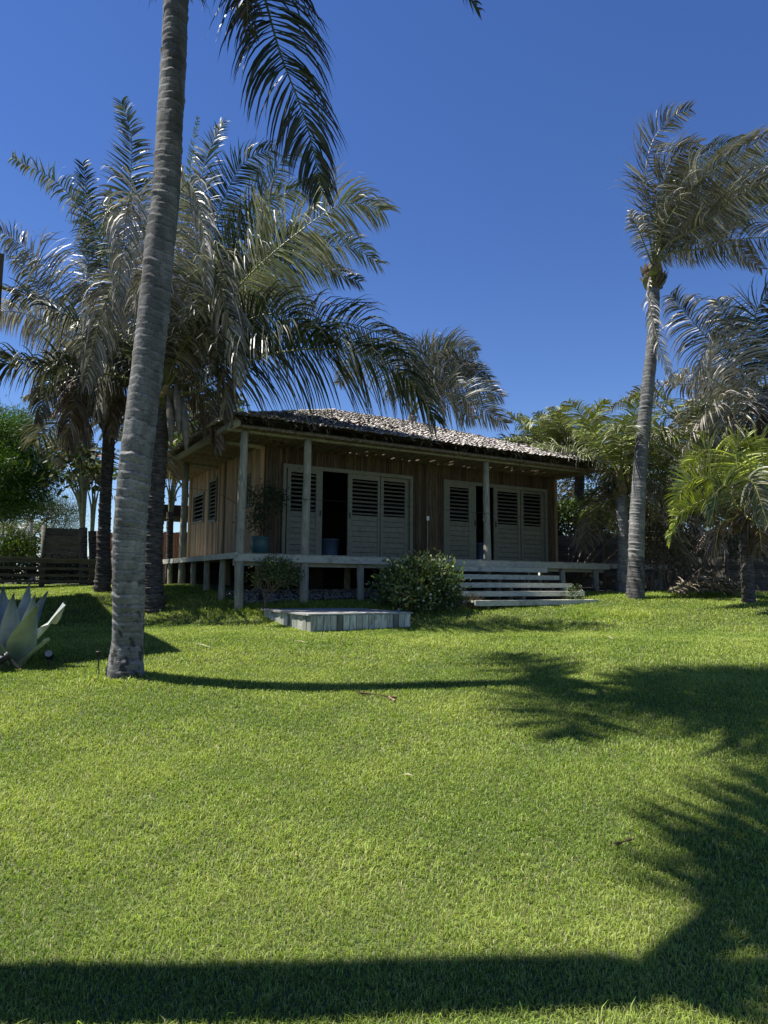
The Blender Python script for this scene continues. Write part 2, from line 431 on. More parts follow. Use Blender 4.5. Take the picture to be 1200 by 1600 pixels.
# solid backing behind the boards
for a, b, z0, z1 in ((Q+.02, g1[0], ZD, 5.0), (g1[1], g2[0], ZD, 5.0), (g2[1], UE, ZD, 5.0), (g1[0], g1[1], ZT, 5.0), (g2[0], g2[1], ZT, 5.0)):
    mb.box(H((a+b)/2, P+.07, (z0+min(z1, zwall(a, P)))/2), AXH, ((b-a)/2, .02, (min(z1, zwall(a, P))-z0)/2), (.3, .3, .3))
mb.build('front_wall', M['wallwood'], house)
# side wall (faces left)
wins = []
for (x0, x1, y0, y1) in ((304, 320.5, 757, 803), (328, 340, 749, 816), (388, 392.5, 741, 792)):
    ym = (y0+y1)/2; sa = on_u(x1, ym, Q)[0]; sb = on_u(x0, ym, Q)[0]
    zt = on_u((x0+x1)/2, y0, Q)[1]; zb = on_u((x0+x1)/2, y1, Q)[1]
    wins.append([sa, sb, zb, zt])
wins[0][2:] = [ZD+1.08, ZD+1.95]; 
print('wins', wins)
mb = MB()
def side_board(mb, m, hw, zc, hz, j, c): mb.box(H(Q-j, m, zc), AXH, (.014, hw, hz), c)
gapz = on_u(351.5, 800, Q)[0]
hl = [(a, b, z0, z1) for a, b, z0, z1 in wins]
boards(mb, side_board, P, gapz-.05, ZD, lambda s: zwall(Q, s), hl, .095, 0)
boards(mb, side_board, gapz+.05, SE, ZD, lambda s: zwall(Q, s), hl, .095, 0)
mb.build('side_wall', M['sidewood'], house)
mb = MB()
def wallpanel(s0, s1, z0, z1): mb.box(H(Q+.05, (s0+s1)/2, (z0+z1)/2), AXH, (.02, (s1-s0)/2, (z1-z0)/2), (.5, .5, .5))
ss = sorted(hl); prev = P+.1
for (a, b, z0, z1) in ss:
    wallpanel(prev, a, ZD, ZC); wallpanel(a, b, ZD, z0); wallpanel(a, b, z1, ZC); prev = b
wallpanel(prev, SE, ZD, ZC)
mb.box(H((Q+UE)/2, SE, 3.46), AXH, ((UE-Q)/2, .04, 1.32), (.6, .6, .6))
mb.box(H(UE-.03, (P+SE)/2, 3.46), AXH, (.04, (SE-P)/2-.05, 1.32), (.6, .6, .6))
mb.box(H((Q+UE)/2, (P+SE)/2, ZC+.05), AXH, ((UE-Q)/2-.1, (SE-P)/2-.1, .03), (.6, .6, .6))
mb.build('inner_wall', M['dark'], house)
mb = MB()
mb.box(H(Q+.0, P+.0, (ZD+ZB)/2), AXH, (.045, .045, (ZB-ZD)/2), (.9, .8, .7)); mb.box(H(UE+.02, P, (ZD+ZB)/2), AXH, (.04, .045, (ZB-ZD)/2), (.7, .65, .6))
mb.box(H(Q-.01, SE+.01, (ZD+ZB)/2), AXH, (.06, .06, (ZB-ZD)/2), (1.5, 1.5, 1.5))
mb.build('corner_board', M['sidewood'], house)
# louvred door panels
def louvre_panel(name, u0, u1, z0, z1, lu0, lu1, lz0, lz1, s, par, nsl=9, planks=8, handle=None, solid=True):
    fr = MB(); th = .022
    fr.box(H((u0+lu0)/2, s, (z0+z1)/2), AXH, ((lu0-u0)/2, th, (z1-z0)/2))
    fr.box(H((lu1+u1)/2, s, (z0+z1)/2), AXH, ((u1-lu1)/2, th, (z1-z0)/2))
    fr.box(H((lu0+lu1)/2, s, (lz1+z1)/2), AXH, ((lu1-lu0)/2, th, (z1-lz1)/2))
    o = None
    ph = (lz0-z0)/planks
    for i in range(planks):
        k = rnd.uniform(.88, 1.06)
        fr.box(H((lu0+lu1)/2, s+.006, z0+ph*(i+.5)), AXH, ((lu1-lu0)/2, .014, ph/2-.006), (k, k, k))
    fr.box(H((lu0+lu1)/2, s+.024, (z0+lz0)/2), AXH, ((lu1-lu0)/2, .003, (lz0-z0)/2), (.25, .25, .25))
    d = fr.build(name, M['paint'], par)
    sl_ = MB(); pz = (lz1-lz0)/nsl
    a2 = (NS*math.cos(R(42)) + Z*math.sin(R(42))); a3 = TU.cross(a2)
    for i in range(nsl):
        k = rnd.uniform(.9, 1.1); jit = R(rnd.uniform(-5, 5))
        q2 = (NS*math.cos(R(40)+jit) + Z*math.sin(R(40)+jit)); q3 = TU.cross(q2)
        sl_.box(H((lu0+lu1)/2, s+.01, lz0+pz*(i+.5)), (TU, q2, q3), ((lu1-lu0)/2-.002, .030, .005), (k, k, k))
    sl_.build('louvre', M['paint'], d)
    if handle is not None:
        h = MB(); h.box(H(handle, s-.035, z0+1.02), AXH, (.012, .01, .07)); h.box(H(handle, s-.026, z0+1.07), AXH, (.01, .012, .01)); h.build('handle', M['black'], d)
    return d
def dpan(x0, x1, lx0, lx1, ly0, ly1, s, hx=None, n=9):
    u0, u1 = u_at(x0, 790, s), u_at(x1, 790, s)
    a, b = u_at(lx0, 770, s), u_at(lx1, 770, s)
    zt = on_s((lx0+lx1)/2, ly0, s)[1]; zb = on_s((lx0+lx1)/2, ly1, s)[1]
    louvre_panel('door', u0, u1, ZD+.012, ZT-.06, a, b, zb, zt, s, house, n, handle=(u_at(hx, 790, s) if hx else None))
dpan(448, 503, 454, 493.5, 739, 799, P-.02, 500)
dpan(543, 593, 550, 591-1, 750, 806, P+.0, 546)
dpan(594, 639.5, 599, 632.5, 753, 808, P+.05)
dpan(697, 743, 702, 732, 762, 814.5, P-.02, 741)
dpan(771, 812, 776.5, 808, 769, 819.5, P+.0, 773.5)
dpan(813, 849.5, 817, 844, 772, 822, P+.05)
for ga, gb_ in (g1, g2):
    mb = MB()
    mb.box(H((ga+gb_)/2, P-.005, ZT-.02), AXH, ((gb_-ga)/2+.04, .05, .045)); mb.box(H((ga+gb_)/2, P+.02, ZD+.008), AXH, ((gb_-ga)/2, .06, .012), (.6, .6, .6))
    for q in (ga, gb_): mb.box(H(q, P-.003, (ZD+ZT)/2-.033), AXH, (.04, .049, (ZT-ZD)/2-.033))
    mb.build('door_frame', M['paint'], house)
# side windows
def side_window(a, b, z0, z1):
    fr = MB(); w_ = .05 if b-a > .3 else .04
    for (p, q, r_, t_) in ((a, a+w_, z0, z1), (b-w_, b, z0, z1), (a+w_, b-w_, z0, z0+.07), (a+w_, b-w_, z1-.07, z1)):
        fr.box(H(Q-.02, (p+q)/2, (r_+t_)/2), AXH, (.03, (q-p)/2, (t_-r_)/2))
    d = fr.build('window', M['paint'], house)
    sl_ = MB(); n = max(5, int((z1-z0-.14)/.105))
    for i in range(n):
        q2 = (TU*math.cos(R(42)) + Z*math.sin(R(42))); q3 = NS.cross(q2)
        sl_.box(H(Q+.0, (a+b)/2, z0+.07+(z1-z0-.14)*(i+.5)/n), (NS, q2, q3), ((b-a)/2-w_, .036, .006), (1.1, 1.1, 1.1))
    sl_.build('louvre', M['paint'], d)
for wv in wins: side_window(*wv)
# small switch box with conduit between the doors
us, zs = on_s(668, 810, P-.02)
mb = MB(); mb.box(H(us, P-.03, zs), AXH, (.035, .02, .055)); mb.build('switch_box', M['white'], house)
mb = MB(); mb.tube([H(us, P-.02, zs-.05), H(us, P-.02, ZD)], .012, 6); mb.build('conduit', M['weather'], house)
# dark backing added far back under the house, so the underside reads dark
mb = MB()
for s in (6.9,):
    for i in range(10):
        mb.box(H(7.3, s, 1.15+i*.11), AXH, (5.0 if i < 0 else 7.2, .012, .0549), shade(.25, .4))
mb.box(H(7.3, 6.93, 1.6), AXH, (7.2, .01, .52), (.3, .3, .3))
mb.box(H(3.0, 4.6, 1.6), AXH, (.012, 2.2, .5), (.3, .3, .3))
mb.build('dark_underfloor_backing', M['fencewood'], house)
# ---- things on the porch
def lathe(mb, c, prof, n=24, col=None):
    vs = []; 
    for (r, z) in prof:
        for k in range(n): t = 2*math.pi*k/n; vs.append(V(c)+V((r*math.cos(t), r*math.sin(t), z)))
    fs = [(i*n+k, i*n+(k+1) % n, (i+1)*n+(k+1) % n, (i+1)*n+k) for i in range(len(prof)-1) for k in range(n)]
    mb.add(vs, fs, col)
# steps
def steps():
    e = empty('wooden_steps', H(6.1, -1.3, 1.0), 'five wide weathered timber steps climbing from the lawn to the deck', 'steps')
    uL, uR = 4.3, 7.9
    for i in range(5):
        z = 1.96-.187*i; s = -.34-.42*i
        mb = MB(); 
        mb.box(H((uL+uR)/2+rnd.uniform(-.02, .02), s-.17, z-.055), AXH, ((uR-uL)/2, .03, .055), (1.0, 1.02, 1.0))
        for j in range(3):
            mb.box(H((uL+uR)/2, s-.085+.105*j+.005, z-.02), AXH, ((uR-uL)/2-.002, .05, .02), shade(.95, 1.2))
        mb.build('tread', M['weatherh'], e)
    for u in (uL+.45, (uL+uR)/2, uR-.5):
        mb = MB()
        a = H(u, -.1, 1.93); b = H(u, -2.0, 1.08); d = (b-a).normalized()
        mb.box((a+b)/2-Z*.04, (TU, d, TU.cross(d)), (.035, (b-a).length/2, .05), (.5, .5, .5))
        for i in range(5):
            z = 1.96-.187*i-.11; s = -.34-.42*i; g = H(u, s, 0); g0 = gz(g.x, g.y)-.1
            if z > g0: mb.box(H(u, s-.03, (z+g0)/2), AXH, (.034, .05, (z-g0)/2), (.6, .6, .6))
        mb.build('stringer', M['weatherh'], e)
steps()
# boardwalk going on to the right and its low bench end
bw = empty('boardwalk', H(12, .5, 1.3), 'grey raised boardwalk running on from the deck towards the right palms', 'boardwalk')
mb = MB(); u = 10.62
while u < 13.1: mb.box(H(u+.07, .9, ZD-.02), AXH, (.067, 1.0, .02), shade()); u += .14
mb.build('deck', M['weather'], bw)
mb = MB(); mb.box(H(11.9, -.08, ZD-.08), AXH, (1.25, .03, .06), (.8, .8, .8)); mb.build('rim_board', M['weatherh'], bw)
for u in (11.5, 12.9): pole('stilt', H(u, 0, .9), H(u, 0, ZD-.06), .08, .07, M['weather'], bw)
# platform on the lawn
def platform():
    A = ground(483.5, 990); 
    D = V((A.x, A.y, 0)) + NS*2.2
    e = empty('deck_platform', V(A), 'low bleached wooden deck platform clad in upright planks on the lawn', 'platform')
    zt = at(483.5, 959.5, A.y).z
    O = V((A.x, A.y, 0))
    mb = MB(); n = 16
    for i in range(n):
        w_ = 1.98/n; c = O + TU*(w_*(i+.5)) + Z*((zt-.03+.35)/2); hz = (zt-.03-.35)/2
        k = rnd.uniform(.65, 1.2); k = .3 if i in (4, 13) else k
        mb.box(c - NS*.012*rnd.random(), AXH, (w_/2-.005, .015, hz), (k, k, k*.97))
    for i in range(n):
        w_ = 2.2/n; c = O + NS*(w_*(i+.5)) + Z*((zt-.03+.35)/2); hz = (zt-.03-.35)/2
        k = rnd.uniform(.55, 1.3)
        mb.box(c + TU*.012*rnd.random() + TU*.012, AXH, (.015, w_/2-.005, hz), (k, k, k*.97))
        mb.box(c + TU*1.97, AXH, (.015, w_/2-.005, hz), (k, k, k))
        c = O + TU*(1.98/n*(i+.5)) + NS*2.19 + Z*((zt-.03+.35)/2); mb.box(c, AXH, (1.98/n/2-.005, .015, hz), (k, k, k))
    mb.build('side_planks', M['plat'], e)
    mb = MB(); mb.box(O+TU*.99+NS*1.1+Z*((zt-.1+.35)/2), AXH, (.95, 1.06, (zt-.1-.35)/2), (.05, .05, .05)); mb.build('core', M['dark'], e)
    mb = MB(); n = 18
    for i in range(n):
        w_ = 2.26/n
        mb.box(O + TU*.99 + NS*(-.03+w_*(i+.5)) + Z*(zt-.012+rnd.uniform(-.003, .003)), AXH, (1.03+rnd.uniform(-.01, .01), w_/2-.003, .014), shade(.8, 1.15))
    mb.build('top_boards', M['plattop'], e)
platform()
# tubs seen in the two doorways, potted plant on the porch
for (x, yb, s, r, hgt, lab) in ((514, 866, P+.55, .27, .47, 'pale blue round tub just inside the wide left doorway'), (751, 874, P+.3, .18, .52, 'dull blue tub in the narrow right doorway beside the porch post')):
    u = u_at(x, 820, s); mb = MB()
    lathe(mb, H(u, s, ZD), [(0, .01), (r*.86, .01), (r*.9, .05), (r, hgt-.03), (r*1.04, hgt-.03), (r*1.04, hgt), (r*.97, hgt), (r*.9, .1), (0, .08)])
    o = mb.build('storage_tub', M['blue'], None, True, origin=H(u, s, ZD), label=lab, cat='tub', group='blue tubs inside the doorways')
up = u_at(406, 850, .75)
pt = empty('potted_plant', H(up, .75, ZD), 'dark leafy shrub in a round teal pot on the front deck', 'potted plant')
mb = MB(); lathe(mb, H(up, .75, ZD), [(0, .0), (.13, 0), (.18, .08), (.20, .25), (.19, .36), (.205, .38), (.19, .40), (.17, .38), (.17, .33), (0, .33)]); mb.build('pot', M['pot'], pt, True)
# ------------------------------------------------------------------ vegetation tools
def catmull(pts, n):
    P_ = [V(p) for p in pts]; P_ = [P_[0]*2-P_[1]] + P_ + [P_[-1]*2-P_[-2]]
    seg = len(P_)-3; raw = []
    for i in range(seg):
        a, b, c, d = P_[i:i+4]
        for k in range(12):
            t = k/12; raw.append(.5*((b*2)+(c-a)*t+(a*2-b*5+c*4-d)*t*t+(b*3-a-c*3+d)*t**3))
    raw.append(P_[-2])
    L = [0]
    for i in range(1, len(raw)): L.append(L[-1]+(raw[i]-raw[i-1]).length)
    out = []; j = 0
    for i in range(n):
        s = L[-1]*i/(n-1)
        while j < len(raw)-2 and L[j+1] < s: j += 1
        k = (s-L[j])/max(1e-9, L[j+1]-L[j]); out.append(raw[j].lerp(raw[j+1], min(1, max(0, k))))
    return out, L[-1]
def lerp3(a, b, t): return tuple(a[i]+(b[i]-a[i])*t for i in range(3))
GREEN = (.045, .075, .018); DEEP = (.028, .048, .013); YELL = (.40, .47, .05); DRY = (.27, .23, .17); GREY = (.45, .415, .365); BROWN = (.16, .11, .07)
def frond(mat, parent, pts, leaf=.85, n=62, droop=.35, wind=(0.0, 0, 0), col=GREEN, tip=DRY, tipf=.35, dry=.15, roll=0.0, wid=.042, lift=.2, rc=None, rr=.032, start=.17, seed=0, rag=.12, segs=5, name='frond', sides=(-1, 1), hang=0.0, sv=None):
    """one pinnate palm leaf: a tapering midrib and two rows of narrow, bending leaflets"""
    r = random.Random(seed*7919+13); ph0 = r.uniform(0, 6.28)
    n = int(n*1.35); wid = wid*.74; leaf = leaf*1.12
    N = 26; path, L = catmull(pts, N); mb = MB()
    rc = rc or lerp3(col, (.22, .24, .06), .55)
    mb.tube(path, [rr*(1-.86*(i/(N-1))**.8) for i in range(N)], 5, rc)
    W = V(wind)
    for i in range(n):
        t0 = start + (1-start)*(i/(n-1))**.95
        for side in sides:
            if r.random() < rag*.25: continue
            t = min(1, t0 + r.uniform(-.004, .004)); q = t*(N-1); k = min(N-2, int(q)); fr = q-k
            p = path[k].lerp(path[k+1], fr)
            T = (path[min(N-1, k+2)]-path[max(0, k-1)]).normalized()
            if sv is None: S = T.cross(Z)
            elif isinstance(sv, float):
                F_ = T.cross(V((0, 1, 0))); H_ = T.cross(Z); H_ = H_.normalized() if H_.length > .05 else F_; F_ = F_.normalized() if F_.length > .05 else H_
                if F_.dot(Z) < 0: F_ = -F_
                if H_.y > 0: H_ = -H_
                S = F_*sv+H_*(1-sv)
            else: S = V(sv)-T*V(sv).dot(T)
            if S.length < .15: S = T.cross(V((.3, 1, 0)))
            S.normalize(); Nn = S.cross(T).normalized()
            rl = roll + r.gauss(0, .13) + .17*math.sin(t*33+side*2+ph0)
            if Nn.z < -.1: Nn = -Nn
            S2 = S*math.cos(rl)+Nn*math.sin(rl); N2 = Nn*math.cos(rl)-S*math.sin(rl)
            prof = (.50+.5*min(1, (t-start)/.22)) * (1 if t < .6 else 1-.72*((t-.6)/.4)**1.3)
            l = leaf*prof*r.uniform(.88, 1.08)
            if r.random() < rag: l *= r.uniform(.45, .8)
            a = R(9+38*max(0, (t-start)/(1-start))**1.2)+r.gauss(0, .07)+.10*math.sin(t*41+side*1.7+ph0*3)
            d = (S2*side*math.cos(a)+T*math.sin(a)+N2*(lift+r.gauss(0, .07))).normalized()
            isdry = r.random() < dry; br = r.uniform(.5, 1.45)
            c0 = tuple(c*br for c in (lerp3(col, tip, r.uniform(.5, 1)) if isdry else col))
            c1 = lerp3(c0, tip, min(1, max(0, r.gauss(tipf*.8, .22))))
            dr = droop*r.uniform(.7, 1.4)*(1+.3*math.sin(t*29+side*1.3+ph0)); wx = r.uniform(.6, 1.3)*(1+.4*math.sin(t*21+side+ph0*2))
            tw = r.uniform(-.95, .95)
            wv = (T-d*T.dot(d)); wv = wv.normalized() if wv.length > 1e-3 else S
            nrm = d.cross(wv); wv = (wv*math.cos(tw)+nrm*math.sin(tw))
            vs = []; cs = []; w_ = wid*r.uniform(.8, 1.15)
            for s in range(segs+1):
                f = s/segs
                ww = w_*.5*(0.45+.55*min(1, f*4))*(1-f**2.2)
                if s < segs:
                    vs += [p-wv*ww, p+wv*ww]
                    c = lerp3(c0, c1, f); cs += [c, c]
                else:
                    vs.append(V(p)); cs.append(lerp3(c0, tip, min(1, tipf*1.8)))
                d = (d + Z*(-dr*(.15+f*1.35)*.8 - hang) + W*wx*.5*(.4+f)).normalized()
                if s < segs: p = p + d*(l/segs)
                wv = (wv-d*wv.dot(d)); wv = wv.normalized() if wv.length > 1e-3 else S
            fs = [(2*s, 2*s+1, 2*s+3, 2*s+2) for s in range(segs-1)] + [(2*segs-2, 2*segs-1, 2*segs)]
            mb.add(vs, fs, cs)
    return mb.build(name, mat, parent)
def trunk(parent, ctrl, ring=.085, amp=.05, n=28, mat=None, seed=0, colf=None, sub=5):
    """ctrl: (point, radius) list"""
    r = random.Random(seed)
    pts, L = catmull([c[0] for c in ctrl], max(30, int(sum((V(ctrl[i+1][0])-V(ctrl[i][0])).length for i in range(len(ctrl)-1))/ring*sub)))
    m = len(pts); w1, w2 = r.uniform(0, 6), r.uniform(0, 6); kk = np.linspace(0, 1, m); dd = [0]
    for i in range(len(ctrl)-1): dd.append(dd[-1]+(V(ctrl[i+1][0])-V(ctrl[i][0])).length)
    rad = np.interp(kk*dd[-1], dd, [c[1] for c in ctrl])
    nr = int(L/ring)+6
    ph = [[r.uniform(-.35, .35), r.uniform(0, 6.28), r.uniform(.5, 1.4), r.uniform(0, 6.28)] for _ in range(nr+4)]
    vs = []; cs = []; fs = []; a = X.copy()
    for i, p in enumerate(pts):
        T = (pts[min(i+1, m-1)]-pts[max(i-1, 0)]).normalized()
        a = (a-T*a.dot(T)).normalized(); b = T.cross(a)
        for k in range(n):
            th = 2*math.pi*k/n
            s = i/(m-1)*L/ring; s += .75*math.sin(s*.31+w1)+.35*math.sin(s*.83+w2)+1.2; s = s + .20*math.sin(th+1.1) + .09*math.sin(3*th+s_n(i, ring)) + .05*math.sin(8*th+i*.05) + 1
            ri = int(s) % (nr+3); fr = s-int(s); q = ph[ri]
            loc = max(.15, math.sin(th+q[1])*.55+math.sin(2*th+q[3])*.45+.75)
            loc *= .65+.6*math.sin(i*.017+w2+th*.5)**2
            saw = (fr/.78 if fr < .78 else (1-fr)/.22)*loc*q[2]
            rr = rad[i]*(1+amp*saw - amp*.4 + .02*math.sin(3*th+i*.02) + .012*math.sin(7*th+q[3]) + r.gauss(0, .005))
            vs.append(p+(a*math.cos(th)+b*math.sin(th))*rr)
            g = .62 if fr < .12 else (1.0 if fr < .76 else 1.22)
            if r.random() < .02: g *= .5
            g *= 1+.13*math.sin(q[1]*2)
            if colf: g *= colf(i/(m-1)*L, th, r)
            cs.append((g, g, g))
    for i in range(m-1):
        for k in range(n):
            k2 = (k+1) % n; fs.append((i*n+k, i*n+k2, (i+1)*n+k2, (i+1)*n+k))
    mb = MB(); mb.add(vs, fs, cs)
    return mb.build('trunk', mat or M['trunk'], parent, smooth=True)
def s_n(i, ring): return i*.013
def generic_crown(parent, c, nf, L, seed, leaf=.8, wind=(.15, 0, 0), lo=-.45, hi=1.25, sweep=.0, skip=None, n=46, dryness=.2, green=GREEN, az0=0, tipf=.3, droop=.35, curv=.5, wid=.045):
    r = random.Random(seed)
    for i in range(nf):
        f = (i+.5)/nf; az = az0+i*2.39996+r.uniform(-.25, .25)
        el = hi+(lo-hi)*f**.9+r.uniform(-.12, .12)
        l = L*r.uniform(.85, 1.1)*(.75+.25*min(1, f*3))
        d = V((math.cos(az)*math.cos(el), math.sin(az)*math.cos(el), math.sin(el)))
        if sweep: d = (d + V((sweep, 0, 0))*(1-.3*f)).normalized()
        if skip and skip(d): continue
        pts = [V(c)]; p = V(c); dd = d.copy(); K = 5
        for k in range(K):
            p = p+dd*(l/K); pts.append(p.copy())
            dd = (dd - Z*(curv*(.25+.75*k/K)*(1.15-.5*f) *.55) + V(wind)*.5*k/K).normalized()
        dv = dryness + (.3 if f > .78 else 0)
        col = green if r.random() > dryness*.8 else lerp3(green, DRY, .5)
        if f > .85: col = lerp3(BROWN, DRY, .3)
        if f < .18: col = lerp3(green, YELL, .4)
        frond(M['leaf'], parent, pts, leaf=leaf*r.uniform(.9, 1.1), n=n, droop=droop+.3*f, wind=wind, col=col, tip=(.4, .36, .3), tipf=tipf*.7, dry=dv*.8, seed=seed*100+i, roll=r.uniform(-.35, .35), wid=wid, rag=.12+.2*f)
def crownshaft(parent, c, r0, seed, h=.5, mat=None):
    """fibrous boots and sheaths at the foot of the crown"""
    r = random.Random(seed); mb = MB()
    for i in range(30):
        az = i*2.4; d = V((math.cos(az), math.sin(az), 0)); w_ = r0*r.uniform(.7, 1.1)
        b = V(c)+d*r0*.55 - Z*h*r.uniform(.3, 1.0); tpt = b+d*r0*r.uniform(.35, 1.0)+Z*h*r.uniform(.3, .75)
        s = V((-d.y, d.x, 0))*w_*.6; k = r.uniform(.6, 1.3)
        cc = (.22*k, .17*k, .11*k) if r.random() < .7 else (.12*k, .13*k, .04*k)
        mb.add([b-s, b+s, (b+tpt)/2+s*.9+d*.03, (b+tpt)/2-s*.9+d*.03, tpt-s*.3, tpt+s*.3, tpt-d*.02], [(0, 1, 2, 3), (3, 2, 5, 4)], cc)
    mb.tube([V(c)-Z*h, V(c)-Z*h*.3, V(c)+Z*h*.4], [r0*.62, r0*.8, r0*.45], 12, (.13, .10, .06))
    return mb.build('crown_base', M['foliage'], parent)
def leafcloud(mb, blobs, n, size, cols, seed=0, asp=.45, bend=.3, shell=.55, up=.2, long_=1.0):
    """n leaf-sized faces spread through ellipsoid blobs, clumped"""
    r = random.Random(seed); tot = sum(b[1]**2 for b in blobs)
    for (c, rad, sq) in blobs:
        k = int(n*rad**2/tot); ncl = max(4, k//14)
        for _ in range(ncl):
            while True:
                d = V((r.uniform(-1, 1), r.uniform(-1, 1), r.uniform(-1, 1)))
                if .05 < d.length < 1: break
            d.normalize(); rr = rad*(shell+(1.12-shell)*r.random()**.7)*(1+.22*math.sin(d.x*5+seed)*math.cos(d.z*4+d.y*3))
            cc = V(c)+V((d.x*rr, d.y*rr, d.z*rr*sq)); tone = r.random()
            base = lerp3(cols[0], cols[1], tone)
            cs = size*r.uniform(1.6, 3)
            for j in range(14):
                o = V((r.gauss(0, cs*.5), r.gauss(0, cs*.5), r.gauss(0, cs*.4))); p = cc+o
                ax = (d*r.uniform(.3, 1)+V((r.gauss(0, .6), r.gauss(0, .6), r.gauss(0, .5)+up))).normalized()
                s = ax.cross(V((r.gauss(0, 1), r.gauss(0, 1), r.gauss(0, 1))))
                if s.length < .05: continue
                s = s.normalized()*size*asp*.5*r.uniform(.8, 1.2); l = size*long_*r.uniform(.7, 1.3); nn = ax.cross(s).normalized()
                col = tuple(x*r.uniform(.8, 1.2) for x in (lerp3(base, cols[2], r.random()) if len(cols) > 2 and r.random() < .12 else base))
                mb.add([p, p+ax*l*.5+s-nn*l*bend*.1, p+ax*l-nn*l*bend*.4, p+ax*l*.5-s-nn*l*bend*.1], [(0, 1, 2, 3)], col)
def branches(mb, base, tips, r0, seed, col=(1, 1, 1), wob=.1):
    r = random.Random(seed)
    for t in tips:
        mid = V(base).lerp(V(t), .5)+V((r.gauss(0, wob), r.gauss(0, wob), r.gauss(0, wob*.5)))
        pts, L = catmull([base, V(base).lerp(mid, .5)+V((r.gauss(0, wob*.4), 0, 0)), mid, t], 10)
        mb.tube(pts, [r0*(1-.8*i/9) for i in range(10)], 6, col)
def palm(loc, label, group='coconut palms around the house', name='coconut_palm', cat='palm tree'):
    return empty(name, loc, label, cat, group)
GR = 'coconut palms around the house'
# ================================================================== palm A : foreground leaning palm
baseA = ground(195, 1057)
YA = baseA.y
pA = palm(baseA, 'tall leaning coconut palm with grey ringed trunk standing alone in the left foreground')
ctl = []
for (x, y, wpx, dy) in ((195, 1085, 70, 0), (195, 1056, 60, 0), (196, 1035, 53, 0), (199, 1000, 47, 0), (201, 930, 48, -.1), (202, 850, 50, -.2), (210, 750, 50, -.3), (221, 650, 48, -.35), (236, 520, 47, -.35), (248, 400, 45, -.3), (260, 300, 41, -.2), (265, 200, 40, -.1), (271, 100, 38.5, 0), (275, 0, 37, .05), (281, -80, 36, .1)):
    p = at(x, y, YA+dy); dep = ROT.transposed() @ (p-EYE); ctl.append((p, wpx/2*(-dep.z)/F))
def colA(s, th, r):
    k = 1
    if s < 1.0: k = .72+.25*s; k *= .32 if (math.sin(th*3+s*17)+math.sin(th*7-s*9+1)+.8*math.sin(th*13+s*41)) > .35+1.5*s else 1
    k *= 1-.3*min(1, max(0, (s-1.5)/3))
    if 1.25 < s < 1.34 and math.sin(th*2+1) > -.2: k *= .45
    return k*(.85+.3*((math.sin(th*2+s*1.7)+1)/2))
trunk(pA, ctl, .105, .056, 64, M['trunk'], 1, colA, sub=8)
cA = ctl[-1][0]
crownshaft(pA, cA+Z*.25, .2, 1)
cA = cA + Z*.3
def FA(pl, **k): frond(M['leaf'], pA, [cA]+[at(x, y, YA+d) for x, y, d in pl], **k)
frA = dict(leaf=.86, n=78, droop=.5, tip=(.10, .07, .05), tipf=.5, wid=.04, col=DEEP)
FA([(340, -150, -.2), (395, -60, -.4), (437, 80, -.5), (478, 190, -.5), (503, 298, -.5)], seed=1, hang=.12, sv=(1, .25, 0), roll=0, start=.05, dry=.1, wind=(.06, 0, 0), rag=.1, **{**frA, 'leaf': 1.0, 'n': 125})
FA([(345, -200, -.5), (372, -110, -.8), (384, -20, -.9), (388, 60, -.9)], seed=2, roll=.0, sv=(1, .3, 0), dry=.4, wind=(.05, 0, 0), **{**frA, 'leaf': .5, 'n': 50})
FA([(430, -190, .1), (600, -150, .3), (700, -50, .4), (748, 14, .4)], seed=3, dry=.2, wind=(.2, 0, 0), **{**frA, 'leaf': .6})
# the rest of the crown, above the frame, throws the long shadow on the lawn
rA = random.Random(5)
for i, (az, el, l, cv) in enumerate(((-1.38, .42, 4.9, .38), (-1.2, .3, 4.3, .45), (-.55, .35, 4.6, .45), (-.95, .3, 4.2, .4), (.15, .6, 4.2, .4), (.3, 1.05, 3.4, .35), (2.2, .5, 2.0, .4), (-.2, .9, 3.6, .5), (.3, 1.1, 3.0, .4), (-2.3, .45, 2.2, .5), (-.15, .35, 4.3, .35), (-.9, .65, 3.5, .5), (3.0, .8, 2.0, .4), (-.75, .15, 4.0, .45), (.25, .8, 3.8, .35), (-1.0, .4, 3.8, .5))):
    d = V((math.cos(az)*math.cos(el), math.sin(az)*math.cos(el), math.sin(el))); p = cA.copy(); pts = [p.copy()]
    for k in range(5):
        p = p+d*(l/5); pts.append(p.copy()); d = (d-Z*cv*.42*(.3+.2*k)+V((.12, 0, 0))).normalized()
    frond(M['leaf'], pA, pts, seed=20+i, dry=.2, wind=(.2, 0, 0), **{**frA, 'n': 85, 'tipf': .3, 'leaf': .95, 'wid': .05})
